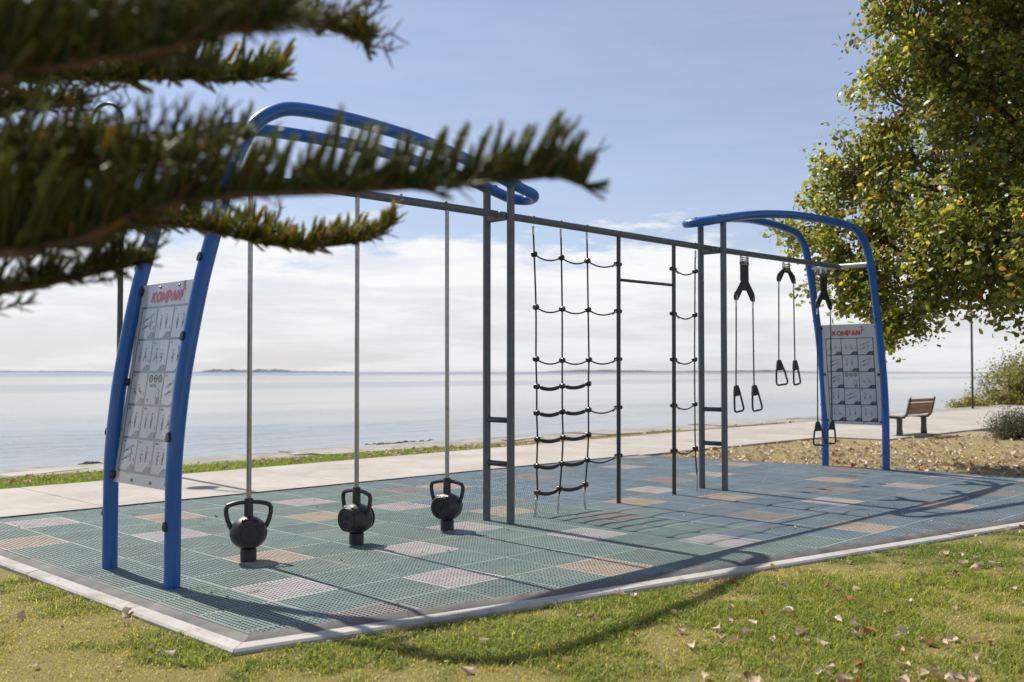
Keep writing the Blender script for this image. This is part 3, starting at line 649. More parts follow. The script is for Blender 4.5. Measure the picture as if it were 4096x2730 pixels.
# ------------------------------------------------------------------ suspension straps
def strap(u, zf, zh, label, twists):
    t = thing('suspension_strap', label, 'exercise strap', R(u, 0, zh - .34), RIG, 'hand straps hung from the top bar'); b = zh - .34
    zt = 2.80
    M = Matrix(((1, 0, 0), (0, 0, 1), (0, 1, 0)))            # poly (x, z) extruded along y
    w = .090
    poly = [(-w, zt), (w, zt), (w, zf + .19), (.222, zf + .045), (.245, zf - .01), (.235, zf - .06), (.165, zf - .06), (.055, zf + .07), (-.055, zf + .07), (-.165, zf - .06), (-.235, zf - .06), (-.245, zf - .01), (-.222, zf + .045), (-w, zf + .19)]
    if zf > 2.6: poly = [(-w, zt), (w, zt), (w + .02, zf + .11)] + poly[3:-1] + [(-w - .02, zf + .11)]
    g = MB(); g.prism([(x, z - b) for x, z in poly], -.011, .011, M); s = g.build('strap', M_rubber, t, False); bv = s.modifiers.new('b', 'BEVEL'); bv.width = .005; bv.segments = 2
    g = MB(); g.box((0, 0, zt - .012 - b), (.165, .034, .052)); br = g.build('bracket', M_steel, t, False)
    for x in (-.06, .06):
        gg = MB(); gg.lathe([(.016, -.024), (.016, .024)], (x, 0, zt - .012 - b), 10, Matrix.Rotation(math.pi / 2, 3, 'X')); gg.build('bolt', M_dkgrey, br)
    for dz in (.03, .055): gg = MB(); gg.tube([(-.075, 0, zt + dz - b), (.075, 0, zt + dz - b)], .0075, 8); gg.build('pin', M_galv, br)
    for x in (-.075, .075): gg = MB(); gg.box((x, 0, zt + .035 - b), (.014, .03, .09)); gg.build('side_plate', M_galv, br, False)
    for s_, tw in zip((-1, 1), twists):
        x = s_ * .2
        gg = MB(); gg.box((x, 0, zf - .03 - b), (.022, .032, .06)); gg.build('shackle', M_galv, t, False)
        inst('ferrule', FMesh, t, (x, 0, zf - .10 - b))
        g = MB(); g.tube([(x, 0, zf - .13 - b), (x + s_ * .004, 0, (zf + zh) / 2 - b), (x + s_ * .015, 0, zh - .01 - b)], .009, 8); g.build('rope', M_rope, t)
        xb = x + s_ * .015; hd = bpy.data.objects.new('handle', None)
        # handle: ribbed grip block over an open loop
        yaw, tilt = tw; HM = Matrix.Rotation(yaw, 3, 'Z') @ Matrix.Rotation(tilt, 3, 'Y')
        g = MB(); secs = [(0, .022, .018), (.012, .027, .021), (.06, .040, .022), (.115, .052, .022), (.135, .052, .020)]; vs = []
        for q, (h, a, c) in enumerate(secs):
            for X, Y in ((-a, -c), (a, -c), (a, c), (-a, c)): vs.append(HM @ Vector((X, Y, -h)) + Vector((xb, 0, zh - b)))
        fs = [(i * 4 + j, i * 4 + (j + 1) % 4, (i + 1) * 4 + (j + 1) % 4, (i + 1) * 4 + j) for i in range(len(secs) - 1) for j in range(4)] + [(3, 2, 1, 0), tuple(16 + j for j in range(4))]
        g.add(vs, fs); hnd = g.build('handle', M_rubber, t, False); bv = hnd.modifiers.new('b', 'BEVEL'); bv.width = .006; bv.segments = 2
        for q in range(5):
            gg = MB(); h = .035 + q * .018; gg.box(HM @ Vector((0, -.0215, -h)) + Vector((xb, 0, zh - b)), (.05 + q * .006, .006, .008), HM); gg.build('grip_rib', M_rubber, hnd, False)
        lp = [(-.048, -.12), (-.060, -.18), (-.076, -.29), (-.070, -.320), (-.055, -.330), (.055, -.330), (.070, -.320), (.076, -.29), (.060, -.18), (.048, -.12)]
        g = MB(); g.tube([HM @ Vector((X, 0, Z)) + Vector((xb, 0, zh - b)) for X, Z in lp], .0125, 10); g.build('loop', M_rubber, hnd)
strap(3.57, 2.37, 1.245, 'long hand strap pair hanging beside the second pair of grey posts', [(-.25, -.17), (-.35, -.17)])
strap(4.63, 2.67, 1.57, 'short hand strap pair hanging highest, in the middle of the bar', [(-.7, -.14), (-.1, -.16)])
strap(5.69, 2.36, .72, 'longest hand strap pair hanging low in front of the far sign board', [(-.9, -.06), (-.6, .08)])

# ------------------------------------------------------------------ sign boards
def seg(g, a, b, w0, w1, mi):
    a = Vector((*a, 0)); b = Vector((*b, 0)); d = (b - a); n = Vector((-d.y, d.x, 0)).normalized() if d.length > 1e-6 else Vector((1, 0, 0))
    k = Vector((0, 0, len(g.f) * .00004)); g.add([a - n * w0 + k, b - n * w1 + k, b + n * w1 + k, a + n * w0 + k], [(0, 1, 2, 3)], mi)
def disc2(g, c, r, mi, n=10, r0=0.0):
    kz = len(g.f) * .00004
    vs = [(c[0] + r * math.cos(2 * math.pi * i / n), c[1] + r * math.sin(2 * math.pi * i / n), kz) for i in range(n)]
    if r0: 
        vs += [(c[0] + r0 * math.cos(2 * math.pi * i / n), c[1] + r0 * math.sin(2 * math.pi * i / n), kz) for i in range(n)]
        g.add(vs, [(i, (i + 1) % n, n + (i + 1) % n, n + i) for i in range(n)], mi)
    else: g.add(vs, [tuple(range(n))], mi)
POSES = dict(stand=((0, .55), (.0, .95), (.02, 1.12), [(.12, .75), (.08, .5)], [(-.12, .75), (-.08, .5)], [(.06, .28), (.07, 0)], [(-.06, .28), (-.07, 0)]),
 squat=((-.1, .35), (.05, .72), (.1, .9), [(.2, .6), (.35, .62)], [(.1, .55), (.3, .6)], [(.15, .32), (.1, 0)], [(.12, .3), (.02, 0)]),
 lunge=((0, .45), (.03, .85), (.05, 1.02), [(.1, .65), (.12, .45)], [(-.08, .65), (-.05, .45)], [(.22, .35), (.22, 0)], [(-.15, .2), (-.35, .05)]),
 plank=((0, .25), (.42, .38), (.58, .45), [(.42, .18), (.42, 0)], [(.40, .18), (.44, 0)], [(-.3, .14), (-.6, .02)], [(-.28, .12), (-.58, 0)]),
 hang=((0, .5), (.02, .88), (.03, 1.02), [(.1, 1.05), (.08, 1.25)], [(-.1, 1.05), (-.06, 1.25)], [(.08, .25), (.0, .05)], [(-.04, .25), (-.12, .05)]),
 sit=((-.1, .2), (-.2, .55), (-.22, .72), [(-.05, .45), (.12, .5)], [(-.1, .42), (.05, .45)], [(.2, .28), (.3, 0)], [(.15, .25), (.22, 0)]))
def figure(g, pose, x, y, s, fl=1):
    hip, sh, hd, a1, a2, l1, l2 = POSES[pose]; T = lambda p: (x + fl * p[0] * s, y + p[1] * s)
    for leg in (l1, l2):
        seg(g, T(leg[0]), T(leg[1]), .030 * s, .022 * s, 2); seg(g, T(hip), T(leg[0]), .062 * s, .042 * s, 0); seg(g, (T(leg[1])[0] - .02 * s, T(leg[1])[1]), (T(leg[1])[0] + .07 * s * fl, T(leg[1])[1]), .018 * s, .018 * s, 0)
    seg(g, T(hip), T(sh), .075 * s, .10 * s, 1)
    for arm in (a1, a2): seg(g, T(sh), T(arm[0]), .035 * s, .026 * s, 1); seg(g, T(arm[0]), T(arm[1]), .024 * s, .018 * s, 2)
    disc2(g, T(hd), .062 * s, 0); disc2(g, (T(hd)[0] + .02 * s * fl, T(hd)[1] - .02 * s), .045 * s, 2)
def sign(name, label, ub, zb, ut, zt, v0, v1, gm, poses, num, ny0, ny1, mx_):
    Wd = v0 - v1; Y = Vector((ut - ub, 0, zt - zb)); Ht = Y.length; Y.normalize(); X = Vector((0, -1, 0)); Z = X.cross(Y)
    t = bpy.data.objects.new(name, None); C.objects.link(t); tag(t, label, 'sign', 'sign boards on the blue frames')
    Ml = Matrix((X, Y, Z)).transposed().to_4x4(); Ml.translation = Vector((ub, v0, zb))
    t.matrix_world = Matrix.Translation(RM) @ Matrix.Rotation(RIG, 4, 'Z') @ Ml
    g = MB(); c = .012; poly = [(c, 0), (Wd - c, 0), (Wd, c), (Wd, Ht - c), (Wd - c, Ht), (c, Ht), (0, Ht - c), (0, c)]; g.prism(poly, -.006, 0); g.build('board', M_white, t, False)
    gy0, gy1 = ny0 * Ht, ny1 * Ht; gx0, gx1 = mx_, Wd - mx_
    g = MB(); g.prism([(gx0, gy0), (gx1, gy0), (gx1, gy1), (gx0, gy1)], .0004, .0012); panel = g.build('printed_grid', gm, t, False)
    nr = 5; bw = .017 if num else .012; cw = (gx1 - gx0 - bw * 4) / 3; ch = (gy1 - gy0 - bw * 6) / nr
    for r in range(nr):
        for q in range(3):
            x0 = gx0 + bw + q * (cw + bw); y1 = gy1 - bw - r * (ch + bw); y0 = y1 - ch; centre = (r == 2 and q == 1)
            poly = [(x0, y0), (x0 + cw, y0), (x0 + cw, y1), (x0, y1)] if centre else [(x0, y0), (x0 + cw * .52, y0), (x0 + cw * .76, y0 + ch * .20), (x0 + cw, y0 + ch * .20), (x0 + cw, y1), (x0, y1)]
            g = MB(); g.prism(poly, .0014, .0022); cell = g.build('picture_cell', M_cell, t, False)
            g = MB()
            if centre:
                for i in range(3):
                    cc = (x0 + cw * (.2 + .3 * i), y1 - ch * .17); g = MB(); disc2(g, cc, cw * .125, 0, 18, cw * .085)
                    if i == 1: disc2(g, cc, cw * .05, 0, 6)
                    else:
                        for k in (-1, 0, 1): seg(g, (cc[0] - cw * .05, cc[1] + k * ch * .035), (cc[0] + cw * .05, cc[1] + k * ch * .035), ch * .008, ch * .008, 0)
                    o = g.build('icon', [M_fig, M_shirt, M_skin, M_cell], cell, False); o.location = (0, 0, .0032)
                g = MB()
                # hand holding a phone
                hx = x0 + cw * .80; seg(g, (hx, y0 + ch * .02), (hx - cw * .02, y0 + ch * .25), cw * .11, cw * .09, 2); seg(g, (hx - cw * .08, y0 + ch * .2), (hx - cw * .02, y0 + ch * .48), cw * .085, cw * .085, 0); seg(g, (hx - cw * .075, y0 + ch * .22), (hx - cw * .025, y0 + ch * .46), cw * .065, cw * .065, 3)
                seg(g, (x0 + cw * .13, y0 + ch * .08), (x0 + cw * .13, y0 + ch * .17), cw * .045, cw * .045, 1)
            else:
                fl = poses[(r * 3 + q) % len(poses)]
                if fl[0] == 'plank':
                    figure(g, 'plank', x0 + cw * .46, y0 + ch * .55, cw * .52); figure(g, 'plank', x0 + cw * .46, y0 + ch * .30, cw * .52)
                else:
                    figure(g, fl[0], x0 + cw * .27, y0 + ch * .30, ch * .40); figure(g, fl[1], x0 + cw * .62, y0 + ch * .32, ch * .40)
                figure(g, 'stand', x0 + cw * .91, y0 + ch * .27, ch * .13)
                for k in range(1 + (r > 0) + (r > 2)): seg(g, (x0 + cw * (.08 + .06 * k), y1 - ch * .10), (x0 + cw * (.08 + .06 * k), y1 - ch * .05), ch * .012, ch * .018, 0)
                for k in range(3): seg(g, (x0 + cw * .80, y0 + ch * (.05 + .045 * k)), (x0 + cw * .95, y0 + ch * (.05 + .045 * k)), ch * .006, ch * .006, 1)
            o = g.build('pictogram', [M_fig, M_shirt, M_skin, M_cell], cell, False); o.location = (0, 0, .0032)
            if centre and num: text_obj('number', num, .032, M_fig, cell, (x0 + cw * .16, y0 + ch * .55, .0032), width=cw * .42)
    lw = (gx1 - gx0) * .56; lx = gx0 + (gx1 - gx0) * .17; lh = lw * .175; ly = gy1 + (Ht - gy1) * .17
    sw = .088; GL = dict(K=[((0, 0), (0, 1)), ((.04, .42), (.52, 1)), ((.16, .58), (.56, 0))], M=[((0, 0), (0, 1)), ((0, .98), (.36, .25)), ((.36, .25), (.72, .98)), ((.72, 0), (.72, 1))], A=[((0, 0), (.33, 1)), ((.33, 1), (.66, 0)), ((.14, .30), (.52, .30))], N=[((0, 0), (0, 1)), ((.02, .97), (.54, .03)), ((.56, 0), (.56, 1))])
    GL['O'] = [((.36 + .33 * math.cos(q * .3927), .5 + .43 * math.sin(q * .3927)), (.36 + .33 * math.cos((q + 1) * .3927), .5 + .43 * math.sin((q + 1) * .3927))) for q in range(16)]
    GL['P'] = [((0, 0), (0, 1)), ((0, .92), (.28, .92)), ((0, .42), (.28, .42))] + [((.28 + .23 * math.cos(q * .5236), .67 + .25 * math.sin(q * .5236)), (.28 + .23 * math.cos((q + 1) * .5236), .67 + .25 * math.sin((q + 1) * .5236))) for q in range(-3, 3)]
    adv = dict(K=.80, O=.93, M=.98, P=.74, A=.86, N=.56); tw_ = sum(adv.values()); xx_ = 0.0; shr = .14 if num else .04
    for ch_ in 'KOMPAN':
        g = MB(); f = lambda p: (lx + (xx_ + p[0] + shr * p[1]) * lw / tw_, ly + p[1] * lh)
        for p0, p1 in GL[ch_]:
            ov = .035 if ch_ in 'OP' else .0
            d_ = Vector((p1[0] - p0[0], p1[1] - p0[1])); q0 = (p0[0] - d_.x * .15 * (ov > 0), p0[1] - d_.y * .15 * (ov > 0)); q1 = (p1[0] + d_.x * .15 * (ov > 0), p1[1] + d_.y * .15 * (ov > 0))
            seg(g, f(q0), f(q1), sw * lw / tw_ * 1.42, sw * lw / tw_ * 1.42, 0)
        o = g.build('letter', M_red, t, False); o.location = (0, 0, .0015); xx_ += adv[ch_]
    # jumping figure beside the lettering
    g = MB(); s = lh * 1.65; x, y = lx + lw + s * .12, ly + lh * .22
    disc2(g, (x + s * .20, y + s * .93), s * .085, 0, 12)
    for a, b, w0, w1 in (((.20, .78), (.05, .93), .05, .04), ((.22, .78), (.36, 1.02), .05, .035), ((.2, .82), (.24, .5), .11, .09), ((.22, .52), (.10, .05), .075, .04), ((.26, .55), (.46, .50), .07, .04)):
        seg(g, (x + a[0] * s, y + a[1] * s), (x + b[0] * s, y + b[1] * s), w0 * s, w1 * s, 0)
    o = g.build('brand_figure', M_red, t, False); o.location = (0, 0, .0018)
    for x in (Wd * .34, Wd * .67):
        for y in (Ht - .03, .03): gg = MB(); gg.sphere((x, y, .002), .011, 10, 5); gg.build('bolt', M_steel, t)
    for y in (Ht * .26, Ht * .73):
        for x in (.022, Wd - .022): gg = MB(); gg.sphere((x, y, .002), .009, 10, 5); gg.build('bolt', M_steel, t)
    for y in (.05, Ht * .5, Ht - .05):
        for x in (.0, Wd):
            gg = MB(); sgn = 1 if x else -1
            if num: gg.box((x + .004 * sgn, y, .006), (.075, .055, .05)); o = gg.build('clamp', M_plastic, t, False); bv = o.modifiers.new('b', 'BEVEL'); bv.width = .016; bv.segments = 3
            else: gg.sphere((x - sgn * .03, y, .004), .02, 12, 6, 0, (1, 1, .5)); gg.build('clamp', M_plastic, t)
sign('sign_board', 'leaning instruction sign with faded red lettering on the near blue frame', -4.335, .625, -4.125, 2.05, .425, -.425, M_gridL, [('plank', ''), ('stand', 'stand'), ('stand', 'hang'), ('stand', 'lunge'), ('lunge', 'squat'), ('squat', 'hang'), ('sit', 'sit'), ('plank', ''), ('plank', ''), ('lunge', 'stand'), ('stand', 'stand'), ('stand', 'lunge'), ('plank', ''), ('squat', 'stand'), ('squat', 'stand')], '566726', .055, .885, .05)
sign('sign_board', 'upright instruction sign with bright red lettering on the far blue frame', 6.61, .635, 6.43, 2.11, .445, -.445, M_gridR, [('lunge', 'lunge'), ('squat', 'sit'), ('plank', ''), ('plank', ''), ('hang', 'stand'), ('plank', ''), ('plank', ''), ('squat', 'squat'), ('sit', 'sit'), ('hang', 'hang'), ('plank', ''), ('hang', 'lunge'), ('hang', 'sit'), ('hang', 'hang'), ('hang', 'squat')], '', .03, .865, .075)

# ------------------------------------------------------------------ lamp posts, bench
def lamp(base, ang, label):
    t = thing('street_lamp', label, 'street lamp', base, ang, 'swan-neck lamps along the sea wall')
    g = MB(); pts = [(0, 0, 0), (0, 0, 2.5), (0, 0, 4.9), (0, 0, 5.27)]
    for a in np.linspace(0, math.pi, 15)[1:]: pts.append((-.31 + .31 * math.cos(a), 0, 5.27 + .31 * math.sin(a)))
    pts.append((-.62, 0, 5.2)); g.tube(pts, [.044, .042, .040, .03] + [.026] * 16, 14); g.build('pole', M_lamp, t)
    g = MB(); g.lathe([(.075, 0), (.075, .012), (.05, .02), (.046, .2)], (0, 0, 0), 16); g.build('base_plate', M_lamp, t)
    g = MB(); g.lathe([(.03, 5.24), (.035, 5.17), (.06, 5.13), (.18, 5.09), (.20, 5.06), (.19, 5.045), (.05, 5.045)], (-.62, 0, 0), 24); h = g.build('lamp_head', M_lamp, t)
    g = MB(); g.lathe([(.16, 5.046), (.16, 5.03), (.14, 5.022)], (-.62, 0, 0), 20); g.build('lens', mat('lamp_glass', (.6, .6, .58), rough=.2), h)
lamp(R(-.8, 8.18, -.03), math.atan2(-.22, .58), 'dark swan-neck lamp post behind the near blue frame and pine boughs')
lamp(Vector((18.18, 39.35, -.03)), math.atan2(-.22, .58), 'dark lamp post on the path beyond the bench, its top hidden in leaves')
bench = thing('park_bench', 'brown slatted park bench seen from behind, facing the water', 'bench', R(15.1, 2.64, -.012), RIG)
BL = .67
for s in (-1, 1):
    x = s * BL
    M = Matrix(((0, 0, 1), (1, 0, 0), (0, 1, 0)))
    prof = [(-.06, 0), (.06, 0), (.05, .25), (.055, .33), (.10, .375), (.46, .39), (.50, .41), (.50, .43), (.44, .43), (.0, .42), (-.08, .44), (-.13, .50), (-.17, .62), (-.235, .86), (-.265, .86), (-.21, .60), (-.175, .47), (-.12, .395), (-.06, .34), (-.05, .25)]
    # split into a leg block and a curved arm so that faces stay convex
    g = MB(); g.prism([(-.07, 0), (.07, 0), (.055, .2), (.06, .37), (-.06, .37), (-.055, .2)], x - .03, x + .03, M); lg = g.build('leg', M_dkgrey, bench, False); bv = lg.modifiers.new('b', 'BEVEL'); bv.width = .008
    g = MB(); g.tube([(x, .50, .425), (x, .25, .40), (x, .0, .395), (x, -.10, .41), (x, -.16, .47), (x, -.19, .58), (x, -.225, .70), (x, -.262, .855)], [.018, .026, .03, .03, .028, .026, .024, .018], 8); g.build('support_arm', M_dkgrey, bench)
for i in range(6):
    z = .50 + i * .052 + (.012 if i == 5 else 0); y = -.165 - (z - .47) * .245; h = .047 if i < 5 else .07
    if i == 5: z += .012
    g = MB(); g.box((0, y, z), (2 * BL + .12, .022, h), Matrix.Rotation(rad(13.5), 3, 'X')); g.build('back_slat', M_wood, bench, False)
for i in range(5):
    g = MB(); g.box((0, -.04 + i * .125, .437 - .008 * (i < 1)), (2 * BL + .12, .11, .024)); g.build('seat_slat', M_seat, bench, False)

# ------------------------------------------------------------------ turf
def turf_cols(x, y, dry=0.0):
    f = vn.fbm(x * .55, y * .55, 4); f2 = vn2.fbm(x * 2.3, y * 2.3, 3)
    f3 = vn.fbm(x * 9.0 + 5, y * 9.0, 3); g_ = np.clip((f * .36 + f2 * .34 + f3 * .30 - .495) * 8.5 + .36, 0, 1)
    return g_
def lawn_z(x, y): return -.050 + .02 * (vn.fbm(x * .9 + 40, y * .9, 3) - .5)
def in_lawn(x, y):
    du, dv = x - RM.x, y - RM.y; u = du * RA.x + dv * RA.y; v = du * RB.x + dv * RB.y
    nv = np.interp(u, [p[0] for p in NEAR], [p[1] for p in NEAR]) - .226
    ru = 7.3 + .19 + (v + 4.32) * (6.15 - 7.3) / (3.6 + 4.32)
    wv = .03 * (vn2.fbm(x * 5, y * 5, 2) - .62); a = (v < nv + wv) | (u < -4.796 + wv) | (u > ru + .01)
    return a & (v < 3.68) & ~((u > 12.5) & (v > 2.33)), u, v
G0 = np.array([.21, .175, .07]); G1 = np.array([.06, .08, .018])
gx, gy = np.meshgrid(np.arange(-9, 26, .14), np.arange(1.0, 24.5, .14)); sx = gx.ravel(); sy = gy.ravel()
ok, uu, vv = in_lawn(sx, sy); far = np.clip((uu - 5.5) / 2.0, 0, 1) * np.clip((vv + 5.5) / 2.5, 0, 1)
zz = lawn_z(sx, sy)
gg_ = turf_cols(sx, sy)[:, None] * (1 - .85 * far[:, None]); Gd = np.array([.32, .255, .16])
base = G0 * (1 - far[:, None]) + Gd * far[:, None]
cols = base * (1 - gg_) + G1 * gg_
nxg, nyg = gx.shape[1], gx.shape[0]; idx = np.arange(nxg * nyg).reshape(nyg, nxg)
quads = np.stack([idx[:-1, :-1], idx[:-1, 1:], idx[1:, 1:], idx[1:, :-1]], -1).reshape(-1, 4)
keep = (~((uu > -4.5) & (vv > np.interp(uu, [p[0] for p in NEAR], [p[1] for p in NEAR]) + .1) & (uu < 6.9 - .145 * (vv + 2)) )) & (vv < 3.9)
quads = quads[keep[quads].any(1)]
lawn = fastmesh('lawn', np.stack([sx, sy, zz], 1), quads, M_turf, cols, smooth=True); tag(lawn, kind='structure')

def blades(name, x, y, z, h, w, col, lean=.6, label=None):
    n = len(x); a = rs.uniform(0, 2 * math.pi, n); dx, dy = np.cos(a), np.sin(a); px_, py_ = -dy, dx
    ln = rs.uniform(.1, lean, n) * h
    V = np.empty((n, 5, 3), np.float32)
    for i, (sgn, t) in enumerate(((-1, 0), (1, 0), (-.8, .55), (.8, .55), (0, 1))):
        V[:, i, 0] = x + sgn * w * px_ + dx * ln * t * t; V[:, i, 1] = y + sgn * w * py_ + dy * ln * t * t; V[:, i, 2] = z + h * t
    o = (np.arange(n) * 5)[:, None]; T = np.concatenate([o + np.array([[0, 1, 3]]), o + np.array([[0, 3, 2]]), o + np.array([[2, 3, 4]])], 0)
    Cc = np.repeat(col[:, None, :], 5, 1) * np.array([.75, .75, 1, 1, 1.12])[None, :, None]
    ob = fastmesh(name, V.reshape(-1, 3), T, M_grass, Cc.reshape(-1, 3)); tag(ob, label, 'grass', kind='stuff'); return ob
def scatter(n, x0, x1, y0, y1): return rs.uniform(x0, x1, n), rs.uniform(y0, y1, n)
# near lawn: denser close to the camera
xs, ys = [], []
for n, b in ((310000, (-3.6, 6.0, 3.6, 7.4)), (85000, (1.2, 9.5, 6.0, 11.5))):
    a, b_ = scatter(n, *b); xs.append(a); ys.append(b_)
x = np.concatenate(xs); y = np.concatenate(ys); ok, u_, v_ = in_lawn(x, y)
ok &= (np.abs(x) < y * .56 + .9); x, y, u_, v_ = x[ok], y[ok], u_[ok], v_[ok]
gk = turf_cols(x, y); thin = rs.rand(len(x)) < (.72 + .28 * gk); x, y, gk, u_, v_ = x[thin], y[thin], gk[thin], u_[thin], v_[thin]
n = len(x); r = rs.rand(n, 1)
straw = np.array([.68, .56, .27]) * (.65 + .7 * r); lush = np.array([.27, .30, .05]) * (.45 + 1.1 * r); olive = np.array([.51, .48, .10]) * (.6 + .8 * r)
q = rs.rand(n); pick = np.where((q < .05 + .52 * gk)[:, None], lush, np.where((q < .60 + .32 * gk)[:, None], olive, straw))
hh = rs.uniform(.008, .026, n) * (.75 + .75 * gk) * np.where(rs.rand(n) < .04, 1.9, 1)
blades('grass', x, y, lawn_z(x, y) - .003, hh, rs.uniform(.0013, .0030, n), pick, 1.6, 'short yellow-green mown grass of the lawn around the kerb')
# clover leaves lying in the lush patches
x, y = scatter(130000, -3.6, 8.0, 3.6, 9.5); ok, u_, v_ = in_lawn(x, y); ok &= (np.abs(x) < y * .56 + .9); gk = turf_cols(x, y); ok &= rs.rand(len(x)) < np.clip(gk * 1.6 - .45, 0, 1); x, y, gk = x[ok], y[ok], gk[ok]
n = len(x); a = rs.uniform(0, 6.28, n); sz = rs.uniform(.005, .012, n); z = lawn_z(x, y) + rs.uniform(.010, .032, n); V = np.empty((n, 4, 3))
for i, (p, q2) in enumerate(((1, 0), (0, .7), (-1, 0), (0, -.7))):
    V[:, i, 0] = x + (np.cos(a) * p - np.sin(a) * q2) * sz; V[:, i, 1] = y + (np.sin(a) * p + np.cos(a) * q2) * sz; V[:, i, 2] = z + rs.uniform(-.4, .4, n) * sz
cc = np.array([.19, .29, .035]) * rs.uniform(.5, 1.5, (n, 1))
tag(fastmesh('clover', V.reshape(-1, 3), np.arange(n * 4).reshape(-1, 4), M_grass, np.repeat(cc, 4, 0)), 'low green clover leaves in patches through the lawn', 'clover', kind='stuff')
# strip of grass between path and sea wall
n = 120000; u = rs.uniform(-9, 20, n); v = rs.uniform(6.1, 7.75, n); pf = np.where(u < 14, 6.27 + .045 * (u + 3), 7.13); wi = 7.66 - .02 * np.maximum(0, u - 8)
ok = (v > pf + .02 * rs.randn(n)) & (v < wi + .05 * rs.randn(n)); dryw = np.clip((u - 4.5) / 3.5, 0, 1); ok &= rs.rand(n) > .55 * dryw; u, v, dryw = u[ok], v[ok], dryw[ok]; n = len(u)
x = RM.x + RA.x * u + RB.x * v; y = RM.y + RA.y * u + RB.y * v; r = rs.rand(n, 1)
c1 = np.array([.24, .34, .04]) * (.55 + .9 * r); c2 = np.array([.48, .37, .17]) * (.6 + .7 * r)
pk = np.where((rs.rand(n) < .12 + .7 * dryw)[:, None], c2, c1)
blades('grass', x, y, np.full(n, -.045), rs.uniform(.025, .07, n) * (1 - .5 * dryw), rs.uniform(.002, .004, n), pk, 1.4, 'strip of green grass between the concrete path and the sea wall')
g = MB(); us = np.linspace(-13, 60, 60)
vs = []; fs = []
for i, u in enumerate(us): vs += [(u, path_far(u) - .05, -.05), (u, 7.75, -.05)]
fs = [(2 * i, 2 * i + 2, 2 * i + 3, 2 * i + 1) for i in range(len(us) - 1)]
g.add(vs, fs); rigframe(tag(g.build('verge', M_soil, smooth=False), kind='structure'))
n = 45000; px_ = rs.uniform(2650, 4300, n); py_ = 1735 + rs.rand(n) * 180; d = 3982.2 * CAM_H / (py_ - 1487.5); x = (px_ - 2048) / 3982.2 * d; y = d; ok, u_, v_ = in_lawn(x, y); ok &= u_ > 6.3; x, y = x[ok], y[ok]; n = len(x); r = rs.rand(n, 1)
pk = np.where(rs.rand(n, 1) < .2, np.array([.26, .27, .07]), np.array([.50, .40, .21])) * (.6 + .7 * r)
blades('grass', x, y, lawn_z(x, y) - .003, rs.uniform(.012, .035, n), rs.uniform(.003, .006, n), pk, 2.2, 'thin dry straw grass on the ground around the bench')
# weeds growing through the tiles
x = []; 
for (u0, v0, n_, rr) in [(-4.25, -.62, 260, .06), (-4.2, -.78, 120, .04), (-4.02, -.98, 120, .035)]:
    x.append(np.stack([u0 + rs.randn(n_) * rr, v0 + rs.randn(n_) * rr * .5], 1))
x = np.concatenate(x); xx = RM.x + RA.x * x[:, 0] + RB.x * x[:, 1]; yy = RM.y + RA.y * x[:, 0] + RB.y * x[:, 1]; n = len(xx)
blades('weeds', xx, yy, np.full(n, -.008), rs.uniform(.008, .022, n), rs.uniform(.001, .002, n), np.array([.12, .16, .03]) * rs.uniform(.6, 1.4, (n, 1)), 1.5, 'tuft of green weeds growing up between the rubber tiles by the near blue foot')

# ------------------------------------------------------------------ fallen leaves
def leaf_mesh(seed):
    r2 = np.random.RandomState(seed); half = [0, .30, .46, .44, .30, .12, 0.0]; yy_ = [-.5, -.40, -.18, .05, .28, .45, .58]; curl = r2.uniform(.2, 1.3); cup = r2.uniform(-.5, 1.2); vs = []; fs = []
    for i, (w, y_) in enumerate(zip(half, yy_)):
        z0 = curl * (y_ ** 2) * 1.1 + r2.uniform(-.04, .04)
        for s in (-1, -.5, 0, .5, 1): vs.append((s * w * (1 - .25 * abs(cup) * abs(s)), y_ + .04 * r2.randn() * (abs(s) == 1), z0 + cup * (abs(s) * w) * 1.1 + r2.uniform(-.07, .07)))
    fs = [(i * 5 + j, i * 5 + j + 1, (i + 1) * 5 + j + 1, (i + 1) * 5 + j) for i in range(6) for j in range(4)]
    V = np.array(vs); V[:, 2] -= V[:, 2].min(); return V, fs
LEAFV = [leaf_mesh(s) for s in range(8)]
PAL = [(.60, .48, .34), (.68, .57, .43), (.46, .33, .21), (.30, .19, .11), (.34, .13, .06), (.70, .62, .50), (.56, .40, .30)]
LM = []
for vi, (V, fs) in enumerate(LEAFV):
    for ci, c in enumerate(PAL):
        if (vi + ci) % 2 and ci != 0: continue
        me = bpy.data.meshes.new('fallen_leaf'); me.from_pydata([tuple(p) for p in V], [], fs); me.materials.append(M_dead)
        a = me.attributes.new('Col', 'FLOAT_COLOR', 'POINT'); cc = np.ones((len(V), 4), np.float32); cc[:, :3] = np.array(c) * rs.uniform(.8, 1.15, (len(V), 1)); a.data.foreach_set('color', cc.ravel())
        me.polygons.foreach_set('use_smooth', [True] * len(fs)); LM.append((me, ci))
wts = np.array([{0: 5, 1: 5, 2: 3, 3: 2, 4: 1.2, 5: 4, 6: 2}[c] for _, c in LM]); wts /= wts.sum()
CN = ['tan', 'pale tan', 'brown', 'dark brown', 'red-brown', 'whitish', 'pinkish brown']
def drop(x, y, z, size, label, group):
    me, ci = LM[rs.choice(len(LM), p=wts)]; label = CN[ci] + ' ' + label.replace('pale ', '')
    o = inst('fallen_leaf', me, None, (x, y, z), (rs.uniform(-.5, .5), rs.uniform(-.5, .5), rs.uniform(0, 6.28)), size); tag(o, label, 'leaf', group)
cnt = 0
cl_ = [(2.55, 4.65), (1.62, 5.6), (3.7, 6.4), (2.9, 5.2), (1.35, 4.62), (1.9, 4.75)]
